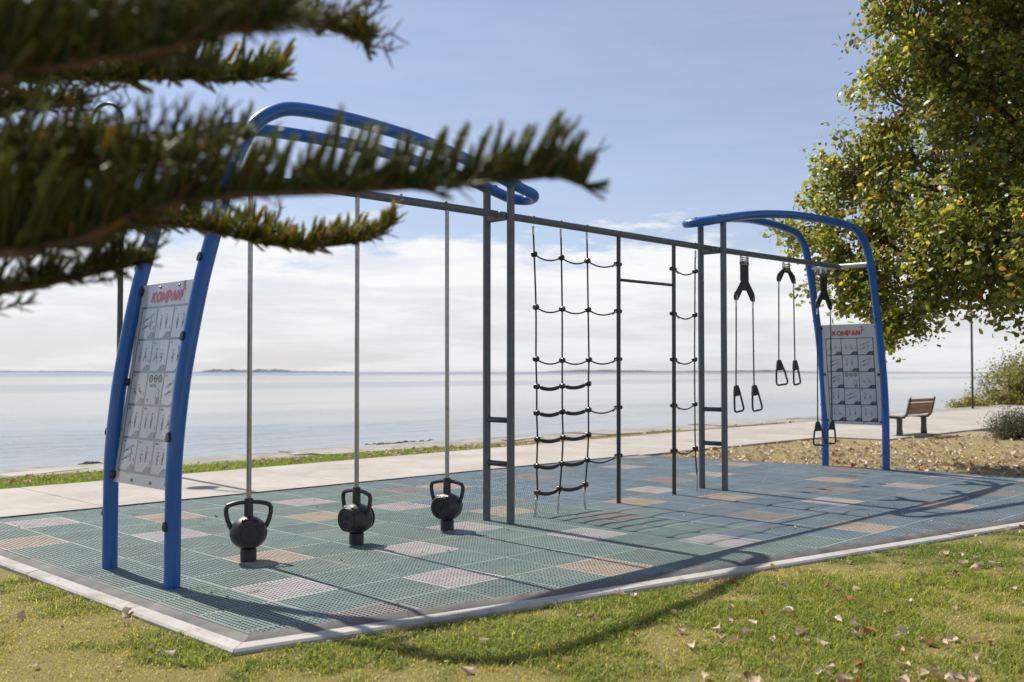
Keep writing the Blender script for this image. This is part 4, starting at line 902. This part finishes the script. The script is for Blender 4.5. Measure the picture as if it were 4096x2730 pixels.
while cnt < 195:
    if rs.rand() < .17: c_ = cl_[rs.randint(len(cl_))]; x, y = c_[0] + rs.randn() * .22, c_[1] + rs.randn() * .14
    else:
        y = 4.45 + rs.rand() ** .9 * 4.9; x = rs.uniform(-.55, .58) * y
        if x < .3 and rs.rand() < .86: continue
    if not in_lawn(np.array([x]), np.array([y]))[0][0]: continue
    drop(x, y, float(lawn_z(np.array([x]), np.array([y]))[0]) + .012, rs.uniform(.034, .080), 'dry fallen leaf on the lawn ' + ('near the bottom edge of the picture' if y < 4.95 else 'close along the kerb' if UV(x, y)[1] > near_v(UV(x, y)[0]) - .75 else 'in the middle of the grass' if y < 6.1 else 'towards the right end of the kerb'), 'fallen leaves on the lawn'); cnt += 1
for _ in range(22):
    u, v = rs.uniform(-4.4, 5), rs.uniform(-2.4, 3); x, y, _z = R(u, v)
    drop(x, y, .004, rs.uniform(.018, .040), 'small dry leaf scrap lying on the rubber tiles', 'leaf scraps on the tiles')
cnt = 0
while cnt < 80:
    px_, py_ = rs.uniform(2800, 4096), rs.uniform(1760, 1905); d = 3982.2 * CAM_H / (py_ - 1487.5); x = (px_ - 2048) / 3982.2 * d; y = d
    if not in_lawn(np.array([x]), np.array([y]))[0][0]: continue
    drop(x, y, float(lawn_z(np.array([x]), np.array([y]))[0]) + .014, rs.uniform(.07, .125), 'pale dry leaf in the litter behind the far blue frame', 'leaf litter behind the far frame'); cnt += 1
def litter(name, x, y, z, size, label, sc=1.0):
    n = len(x); Vs = []; Cs = []
    k = rs.randint(0, 8, n); q4 = []
    base_f = np.array(LEAFV[0][1])
    off = 0; Fs = []
    for i in range(n):
        V = LEAFV[k[i]][0] * size[i]; a = rs.uniform(0, 6.28); t1, t2 = rs.uniform(-.4, .4, 2)
        Mr = np.array(Matrix.Rotation(a, 3, 'Z') @ Matrix.Rotation(t1, 3, 'X') @ Matrix.Rotation(t2, 3, 'Y')); P_ = V @ Mr.T + np.array([x[i], y[i], z[i]]); Vs.append(P_); Fs.append(base_f + off); off += len(V)
        Cs.append(np.repeat((np.array(PAL[rs.choice(7, p=[.2, .27, .1, .07, .02, .26, .08])]) * rs.uniform(.75, 1.15))[None], len(V), 0))
    o = fastmesh(name, np.concatenate(Vs), np.concatenate(Fs), M_dead, np.concatenate(Cs), smooth=True); return tag(o, label, 'leaves', kind='stuff')
n = 2600; px_ = rs.uniform(2700, 4500, n); py_ = 1735 + rs.rand(n) ** .8 * 180; d = 3982.2 * CAM_H / (py_ - 1487.5); x = (px_ - 2048) / 3982.2 * d; y = d
ok, u_, v_ = in_lawn(x, y); ok &= (u_ > 6.3); x, y = x[ok], y[ok]; dens_ = vn.fbm(x * .7, y * .7, 3); k_ = rs.rand(len(x)) < np.clip(dens_ * 2.2 - .5, .1, 1); x, y = x[k_], y[k_]
litter('leaf_litter', x, y, lawn_z(x, y) + .012, rs.uniform(.05, .11, len(x)), 'thick litter of pale dry leaves on the bare ground by the bench')
u = np.concatenate([rs.uniform(-5, 8, 300), rs.uniform(8, 20, 60)]); v = rs.uniform(6.5, 7.5, 360); ok = v > 6.27 + .045 * (np.minimum(u, 14) + 3); u, v = u[ok], v[ok]
litter('leaf_litter', RM.x + RA.x * u + RB.x * v, RM.y + RA.y * u + RB.y * v, np.full(len(u), -.012), rs.uniform(.05, .10, len(u)), 'dry leaves scattered along the grass strip by the sea wall')
n = 900; x, y = scatter(n, -3.4, 8, 3.8, 10); ok, _, _ = in_lawn(x, y); x, y = x[ok], y[ok]
litter('leaf_litter', x, y, lawn_z(x, y) + .008, rs.uniform(.008, .024, len(x)), 'small dry crumbs of leaf and straw all over the near lawn')
n = 420; u = rs.uniform(-4.5, 5.5, n); v = -3.2 + 6.6 * rs.rand(n) ** 1.6; ok = v > np.interp(u, [p[0] for p in NEAR], [p[1] for p in NEAR]) + .05; u, v = u[ok], v[ok]
litter('leaf_crumbs', RM.x + RA.x * u + RB.x * v, RM.y + RA.y * u + RB.y * v, np.full(len(u), .002), rs.uniform(.006, .022, len(u)), 'dry crumbs of leaf and straw blown over the rubber tiles')
# seaweed on the outer edge of the wall
def weed(u, v, w, label):
    g = MB(); 
    for _ in range(26): c = (u + rs.randn() * w, v + rs.randn() * .05, -.03); g.tube([(c[0] - .06, c[1], c[2]), (c[0], c[1] + rs.uniform(-.05, .05), c[2] + rs.uniform(.004, .022)), (c[0] + .07, c[1] + rs.uniform(-.05, .05), c[2])], [.006, .012, .004], 5)
    tag(rigframe(g.build('seaweed', M_weed)), label, 'seaweed')
weed(-.85, 9.05, .05, 'small dark clump of seaweed on the sea wall by the near frame')
weed(5.5, 9.10, .42, 'long dark heap of seaweed washed along the sea wall edge')

# ------------------------------------------------------------------ broadleaf tree
def leafcloud(P_, Nrm, size, cols, shape=((0, -.5, 0), (.30, -.30, .05), (.36, .0, .08), (.16, .36, .03), (0, .56, -.06), (-.16, .36, .03), (-.36, 0, .08), (-.30, -.30, .05))):
    n = len(P_); S_ = np.array(shape); a = rs.normal(size=(n, 3)); Z_ = Nrm / np.linalg.norm(Nrm, axis=1, keepdims=True)
    Y_ = a - (a * Z_).sum(1, keepdims=True) * Z_; Y_ /= np.linalg.norm(Y_, axis=1, keepdims=True); X_ = np.cross(Y_, Z_)
    V = P_[:, None, :] + size[:, None, None] * (S_[None, :, 0:1] * X_[:, None] + S_[None, :, 1:2] * Y_[:, None] + S_[None, :, 2:3] * Z_[:, None])
    return V
tree = thing('broadleaf_tree', 'large broadleaf tree with yellowing heart-shaped leaves overhanging the far end', 'tree', (10.4, 17.0, -.06))
TB = np.array([10.4, 17.0, -.06])
LOBES = [(3350, 930, 16.6, .95), (3440, 690, 16.6, .80), (3640, 440, 16.2, .95), (3660, 130, 15.8, 1.0), (3900, -20, 16, 1.4), (3790, 740, 15.6, 1.25), (3640, 1080, 15.2, .75), (3890, 1040, 14.6, .95), (4150, 1040, 14.2, 1.0), (4130, 600, 15.4, 1.5), (4080, 250, 16, 1.5), (3440, 1120, 16.2, .45), (3585, 1300, 14.8, .26), (3480, 1190, 15.6, .3),
         (4500, 300, 16, 1.9), (4480, 900, 15.2, 1.5), (4400, -350, 16.5, 2.0), (3900, -350, 16.5, 1.5), (4800, 600, 17, 2.0), (4350, 600, 18.6, 1.9), (4700, 1000, 18, 1.4), (4200, 100, 18.5, 1.8), (3800, 900, 17.5, 1.0)]
cl_c = []; 
for (a, b, d, r_) in LOBES:
    c0 = np.array(at(a, b, d)); nc = int(38 * r_ ** 2.1) + 8
    for _ in range(nc):
        v_ = rs.normal(size=3); v_ /= np.linalg.norm(v_); rr_ = r_ * rs.uniform(.35, 1.0) ** .6
        p = c0 + v_ * rr_
        if p[2] > 1.75: cl_c.append((p, v_))
# trunk and limbs
g = MB(); top = Vector((10.1, 16.6, 3.2)); g.tube([TB, TB + (0, 0, .4), TB + (-.1, -.1, 1.4), top], [.34, .24, .20, .17], 12); trunk = g.build('trunk', M_bark, tree); trunk.location = -Vector(TB)
lobe_c = [Vector(at(a, b, d)) for a, b, d, r_ in LOBES]; joints = []
for c0 in lobe_c:
    mid = top.lerp(c0, .5) + Vector((rs.uniform(-.3, .3), rs.uniform(-.3, .3), rs.uniform(.1, .5))); pts = catmull([top + Vector((0, 0, -.1)), top.lerp(mid, .5) + Vector((rs.uniform(-.15, .15), 0, .1)), mid, mid.lerp(c0, .55) + Vector((rs.uniform(-.2, .2), rs.uniform(-.2, .2), .1)), c0], 4)
    g = MB(); g.tube(pts, list(np.linspace(.085, .022, len(pts))), 7); o = g.build('limb', M_bark, tree); o.location = -Vector(TB); joints += pts[5:]
JA = np.array([tuple(j) for j in joints]); g = MB()
for p, v_ in cl_c:
    k = np.argmin(((JA - p) ** 2).sum(1)); a = Vector(JA[k]); b = Vector(p); m_ = a.lerp(b, .5) + Vector(rs.normal(size=3)) * .10
    g.tube([a, m_, b, b + Vector(v_) * .25 + Vector((0, 0, -.05))], [.016, .011, .007, .003], 4, False)
o = g.build('twigs', M_bark, tree); o.location = -Vector(TB); o['kind'] = 'stuff'
Pl = []; Nl = []
for p, v_ in cl_c:
    infr = abs(p[0]) < p[1] * .53; n = 92 if infr else 42
    ax = v_ * .8 + rs.normal(size=3) * .35; ax /= np.linalg.norm(ax); t = rs.uniform(-.35, .55, n)
    q = p + ax * t[:, None] * .62 + np.clip(rs.normal(size=(n, 3)), -1.7, 1.7) * .115; Pl.append(q)
    Nl.append(rs.normal(size=(n, 3)) * .8 + np.array([-.35, .15, .65]) + v_ * .35)
Pl = np.concatenate(Pl); Nl = np.concatenate(Nl); n = len(Pl); sz = .048 + .075 * rs.rand(n) ** 1.4
qq = rs.rand(n, 1); br = rs.uniform(.75, 1.6, (n, 1))
tc_ = np.where(qq < .66, np.array([.165, .195, .05]), np.where(qq < .84, np.array([.33, .335, .055]), np.where(qq < .962, np.array([.46, .41, .07]), np.where(qq < .994, np.array([.52, .28, .06]), np.array([.33, .075, .03]))))) * br
Vl = leafcloud(Pl, Nl, sz, tc_)
# the 300 leaves that show largest are pieces of their own
ctr = Pl; vis = (np.abs(ctr[:, 0]) < ctr[:, 1] * .515) & ((ctr[:, 2] - CAM_H) / ctr[:, 1] < .37)
key = np.where(vis, sz / ctr[:, 1] - .0005 * rs.rand(n), 0); big = np.argsort(-key)[:300]; mask = np.ones(n, bool); mask[big] = False
def leaf_faces(n): o = (np.arange(n) * 8)[:, None]; return np.concatenate([o + np.array([[0, 1, 2, 3]]), o + np.array([[0, 3, 4, 5]]), o + np.array([[0, 5, 6, 7]])], 0)
crown = fastmesh('crown', (Vl[mask] - TB).reshape(-1, 3), leaf_faces(mask.sum()), M_leaf, np.repeat(tc_[mask], 8, 0), tree); crown['kind'] = 'stuff'
for i in big:
    V = Vl[i] - Pl[i]; o = fastmesh('leaf', V, leaf_faces(1), M_leaf, np.repeat(tc_[i][None], 8, 0), tree); o.location = Vector(Pl[i] - TB)

# ------------------------------------------------------------------ shrubs and mangrove tree
def bush(name, label, base, rx, ry, rz, n, lsz, cols, stems=14, cat='shrub', lift=0.0, holes=0.0):
    t = thing(name, label, cat, base); B_ = np.array(base); P_ = []; g = MB()
    for _ in range(stems):
        v_ = rs.normal(size=3); v_[2] = abs(v_[2]) + .3; v_ /= np.linalg.norm(v_); e = np.array([v_[0] * rx, v_[1] * ry, lift + v_[2] * rz]) * rs.uniform(.7, 1.05)
        g.tube([(0, 0, 0), tuple(e * np.array([.45, .45, .5]) + rs.normal(size=3) * .04 * rx), tuple(e)], [.02 * rx + .004, .012 * rx + .003, .002], 5, False)
        m_ = n // stems; tt = rs.uniform(.35, 1.05, m_)[:, None]; P_.append(e * tt + rs.normal(size=(m_, 3)) * np.array([rx, ry, rz]) * .17)
    g.build('stems', M_bark, t); P_ = np.concatenate(P_); P_ = P_[P_[:, 2] > .02]
    if holes: hv = vn.fbm(P_[:, 0] * 1.1 + 30, P_[:, 2] * 1.4, 3); P_ = P_[hv > holes]
    k = len(P_); c = np.array(cols)[rs.randint(0, len(cols), k)] * rs.uniform(.6, 1.3, (k, 1)); V = leafcloud(P_, rs.normal(size=(k, 3)) + [0, -.2, .6], rs.uniform(.6, 1.2, k) * lsz, c, ((0, -.5, 0), (.22, 0, .05), (0, .5, 0), (-.22, 0, .05)))
    o = fastmesh('foliage', V.reshape(-1, 3), np.arange(k * 4).reshape(-1, 4), M_shrub, np.repeat(c, 4, 0), t); o['kind'] = 'stuff'
gcol = [(.13, .14, .085), (.18, .18, .12), (.23, .23, .155), (.09, .10, .06)]
bush('shrub', 'low grey-green shrub growing in the leaf litter to the right of the bench', (10.95, 21.6, -.06), .75, .6, .68, 15000, .05, gcol, 60)
bush('shrub', 'dark shrub at the right edge in the shade of the big tree', (11.75, 20.9, -.06), .65, .6, .6, 11000, .05, [(.06, .07, .04), (.09, .09, .06)], 20)
mcol = [(.32, .30, .05), (.24, .25, .06), (.42, .35, .06), (.17, .18, .05)]
bush('mangrove_tree', 'spreading yellow-green mangrove tree at the water edge behind the lamp post', (23.0, 43.9, -.7), 2.2, 1.9, 2.2, 26000, .15, mcol, 46, 'tree', .75, .36)
bush('mangrove_shrub', 'low yellow-green mangrove bush at the foot of the far lamp post', (19.3, 42.0, -.7), .95, .9, 1.0, 8000, .13, [(.42, .34, .04), (.28, .26, .05), (.48, .38, .06)], 18)
bush('mangrove_shrub', 'small mangrove bush left of the far lamp post', (18.55, 41.6, -.75), .5, .5, .75, 3500, .12, [(.40, .33, .05), (.28, .26, .05)], 12)

# ------------------------------------------------------------------ Norfolk pine in the foreground
pine = thing('pine_tree', 'dark green pine tree with upswept boughs reaching in from the upper left', 'tree', (-2.5, 2.3, -.06))
PB = Vector((-2.5, 2.3, -.06))
g = MB(); g.tube([(0, 0, 0), (0, 0, .5), (.02, 0, 3.5), (0, .02, 8)], [.26, .2, .17, .10], 14); g.build('trunk', M_bark, pine)
def branchlet_data(seed, nseg=7, sides=5, nn=84):
    """finger of overlapping needles: a curved core with rows of short blades"""
    r2 = np.random.RandomState(seed); vs = []; fs = []; cs = []
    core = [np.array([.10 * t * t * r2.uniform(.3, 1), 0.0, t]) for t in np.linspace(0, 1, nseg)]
    tip_c = np.array([.17, .185, .03]); root_c = np.array([.032, .048, .012])  # tips are yellow-green by nature, lightened further to look sunlit
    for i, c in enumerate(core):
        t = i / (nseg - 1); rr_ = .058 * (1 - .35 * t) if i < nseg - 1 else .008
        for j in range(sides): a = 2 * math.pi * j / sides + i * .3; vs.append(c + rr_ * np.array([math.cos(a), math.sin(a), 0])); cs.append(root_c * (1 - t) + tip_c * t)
    for i in range(nseg - 1):
        for j in range(sides): A_, B_, C_, D_ = i * sides + j, i * sides + (j + 1) % sides, (i + 1) * sides + (j + 1) % sides, (i + 1) * sides + j; fs += [(A_, B_, C_), (A_, C_, D_)]
    for q in range(nn):
        t = (q + .5) / nn * .98; c = core[min(int(t * (nseg - 1)), nseg - 2)] * (1 - (t * (nseg - 1)) % 1) + core[min(int(t * (nseg - 1)) + 1, nseg - 1)] * ((t * (nseg - 1)) % 1)
        a = q * 2.4; rd = np.array([math.cos(a), math.sin(a), 0]); tn = np.array([-rd[1], rd[0], 0]); ln = .105 * (1 - .25 * t) * r2.uniform(.8, 1.2)
        p0 = c + rd * .045; e = c + rd * (.045 + ln * .5) + np.array([0, 0, ln * .85]); k = len(vs)
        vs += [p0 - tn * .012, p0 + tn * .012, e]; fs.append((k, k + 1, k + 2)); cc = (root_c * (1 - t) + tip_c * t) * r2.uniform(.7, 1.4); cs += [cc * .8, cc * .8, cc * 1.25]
    return np.array(vs), np.array(fs), np.array(cs)
BRL = [branchlet_data(s) for s in range(6)]; BRS = [branchlet_data(20 + s, 4, 3, 26) for s in range(6)]
BRM = []
for V, F_, Cc in BRL:
    o = fastmesh('branchlet', V, F_, M_pine, Cc, smooth=False); BRM.append(o.data); bpy.data.objects.remove(o)
single_left = [300]
def bough(pts, lmax, step, tip=0.55, upw=1.0, spread=.9, root=True, thick=.010, single=0, bare=0.0, droop=0.0, tw=30, tint=(1, 1, 1)):  # tint puts sunlight on a bough into its needle colour
    P0 = [at(*p) for p in pts]
    if root: P0 = [Vector((-2.42, 2.28, P0[0].z + .12))] + P0
    cr = catmull(P0, 10); br = MB(); nP = len(cr); br.tube([p - PB for p in cr], list(np.linspace(thick, thick * .30, nP)), 8); bo = br.build('branch', M_twig, pine)
    seglen = [0]; 
    for a, b in zip(cr[:-1], cr[1:]): seglen.append(seglen[-1] + (b - a).length)
    tot = seglen[-1]; s = .0; Vs, Fs, Cs = [], [], []; off = 0; first = (cr[10] - cr[0]).length * .9 if root else 0; s = first
    items = []
    while s < tot:
        k = max(0, np.searchsorted(seglen, s) - 1); f = (s - seglen[k]) / max(1e-6, seglen[k + 1] - seglen[k]) if k + 1 < nP else 0
        p = cr[k].lerp(cr[min(k + 1, nP - 1)], f); t = (cr[min(k + 1, nP - 1)] - cr[k]).normalized()
        rel = (s - first) / max(.05, tot - first)
        L_ = lmax * (1 - (1 - tip) * rel) * rs.uniform(.45, 1.05) * (.62 + .7 * float(vn(np.array([s * 14.0]), np.array([lmax * 900.0]))[0]))
        if rs.rand() < .07: L_ *= 1.3
        side = t.cross(Vector((0, 0, 1))).normalized(); ang = rs.uniform(-1, 1) * spread
        d = (Vector((0, 0, 1)) * math.cos(ang) * upw + side * math.sin(ang) + t * rs.uniform(.25, .75) + Vector(rs.normal(size=3)) * .10).normalized()
        if rs.rand() < .07 + droop: d = (side * rs.uniform(-1, 1) + t * .6 - Vector((0, 0, rs.uniform(.2, .6)))).normalized(); L_ *= .55
        if rs.rand() >= bare: items.append((p, d, L_, t, 1.0))
        if rs.rand() < .55 and bare < .3: items.append((p, (d + Vector(rs.normal(size=3)) * .55).normalized(), L_ * rs.uniform(.3, .6), t, .85))
        s += step * rs.uniform(.6, 1.4)
    t = (cr[-1] - cr[-2]).normalized()
    for _ in range(5): items.append((cr[-1], (t + Vector((0, 0, .6 * rs.rand())) + Vector(rs.normal(size=3)) * .3).normalized(), lmax * tip * .42, t, .8))
    tb = MB()                                                  # thin side twigs with fine sprays of their own
    for _ in range(tw):
        k = rs.randint(int(nP * .25), int(nP * .86)); p = cr[k]; t = (cr[k + 1] - cr[k]).normalized(); side = t.cross(Vector((0, 0, 1))).normalized() * rs.choice([-1, 1])
        d = (side * rs.uniform(.3, 1) + t * rs.uniform(.4, 1) + Vector((0, 0, rs.uniform(-.25, .5)))).normalized(); tl = rs.uniform(.06, .17); e = p + d * tl + Vector((0, 0, tl * .25))
        pts_ = [p, p.lerp(e, .5) - Vector((0, 0, tl * .08)), e]; tb.tube([q - PB for q in pts_], [.0035, .0025, .0012], 5, False); m_ = int(tl / .006)
        for i in range(m_):
            f = i / m_; pp = p.lerp(e, f) - Vector((0, 0, tl * .08 * 4 * f * (1 - f))); dd = (Vector((0, 0, rs.uniform(.2, 1))) + d * rs.uniform(.4, 1) + Vector(rs.normal(size=3)) * .45).normalized(); items.append((pp, dd, rs.uniform(.022, .055), d, .5))
    if tb.v: tb.build('side_twigs', M_twig, bo)['kind'] = 'stuff'
    for (p, d, L_, t, wk) in items:
        w = rs.randint(6); z = d; x = Vector((0, 0, 1)) - z * z.z
        x = x.normalized() if x.length > .05 else Vector((1, 0, 0)); y = z.cross(x); wr = (min(L_, .16) * .42 + .045) * wk
        Mt = Matrix((x * wr * 1.25, y * wr * 1.25, z * L_)).transposed()
        infr = abs(p.x) < p.y * .56 and wk == 1.0
        if single and infr and single_left[0] > 0 and rs.rand() < single:
            o = bpy.data.objects.new('branchlet', BRM[w]); C.objects.link(o); o.parent = bo; m4 = Mt.to_4x4(); m4.translation = p - PB; o.matrix_local = m4; single_left[0] -= 1; continue
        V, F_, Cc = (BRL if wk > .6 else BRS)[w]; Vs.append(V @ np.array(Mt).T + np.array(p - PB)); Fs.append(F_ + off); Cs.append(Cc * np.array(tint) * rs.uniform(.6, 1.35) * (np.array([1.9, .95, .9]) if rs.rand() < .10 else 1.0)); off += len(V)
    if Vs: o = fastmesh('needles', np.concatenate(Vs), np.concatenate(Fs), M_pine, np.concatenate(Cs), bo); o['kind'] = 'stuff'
# the long bough that crosses the blue arch
bough([(-200, 1010, 1.72), (150, 985, 1.72), (340, 955, 1.72), (574, 850, 1.72), (900, 787, 1.74), (1400, 765, 1.76), (1800, 738, 1.78), (2090, 716, 1.80), (2225, 708, 1.80), (2330, 742, 1.80)], .185, .0056, .66, single=.8, spread=.62, thick=.011)
bough([(-300, 800, 1.95), (0, 745, 1.95), (300, 700, 1.95), (600, 655, 1.92), (820, 590, 1.9), (960, 560, 1.88)], .105, .0080, .8, single=.25)
bough([(-300, 700, 1.75), (0, 640, 1.75), (300, 640, 1.72), (560, 650, 1.7), (780, 660, 1.7)], .10, .0105, .7)
bough([(-300, 620, 2.15), (0, 590, 2.15), (250, 555, 2.12), (400, 590, 2.1), (450, 620, 2.1)], .085, .0065, .7)
bough([(-300, 880, 1.85), (0, 835, 1.85), (170, 815, 1.85), (330, 850, 1.85)], .10, .0115, .7)
bough([(-300, 480, 2.7), (0, 440, 2.7), (160, 415, 2.7), (330, 398, 2.7)], .085, .0060, .6)
# dark high bough, close to the lens
bough([(-300, 350, 1.42), (0, 295, 1.42), (357, 250, 1.42), (700, 185, 1.42), (950, 120, 1.42), (1120, 72, 1.42)], .16, .0050, .8, single=.3)
bough([(-300, 200, 1.6), (0, 180, 1.6), (400, 130, 1.6), (800, 60, 1.6), (1100, -10, 1.6)], .14, .0065, .8)
bough([(-300, 360, 2.65), (100, 315, 2.65), (446, 318, 2.65), (700, 312, 2.62), (956, 322, 2.6), (1050, 306, 2.6), (1112, 312, 2.6)], .135, .0028, .9, single=.2, spread=1.1, tint=(1.7, 1.7, 1.1))  # needle colour raised by tint so the bough looks sunlit
bough([(500, 150, 2.1), (900, 70, 2.15), (1113, 75, 2.2), (1250, 98, 2.25), (1380, 133, 2.3), (1440, 155, 2.3), (1468, 203, 2.3)], .105, .0042, .6, single=.2, tint=(1.6, 1.45, 1.1))  # tint paints this small bough as lit
bough([(-300, -40, 1.5), (200, -80, 1.5), (700, -150, 1.5)], .14, .009, .8)
# lower boughs
bough([(-300, 1240, 2.3), (0, 1170, 2.3), (250, 1125, 2.3), (430, 1085, 2.3), (590, 1052, 2.3)], .105, .0062, .8, bare=.25, droop=.08)
bough([(-300, 1040, 2.2), (0, 1010, 2.2), (200, 968, 2.2), (420, 960, 2.2)], .09, .012, .8, bare=.5)
bough([(300, 880, 3.0), (700, 900, 3.0), (900, 935, 3.0), (1050, 972, 3.0), (1220, 988, 3.0), (1400, 972, 3.0), (1510, 940, 3.0), (1568, 890, 3.0)], .125, .0024, .66, single=.2, root=True, spread=1.25, tint=(2.0, 1.7, 1.3))  # tan-olive sunlit look painted in through tint
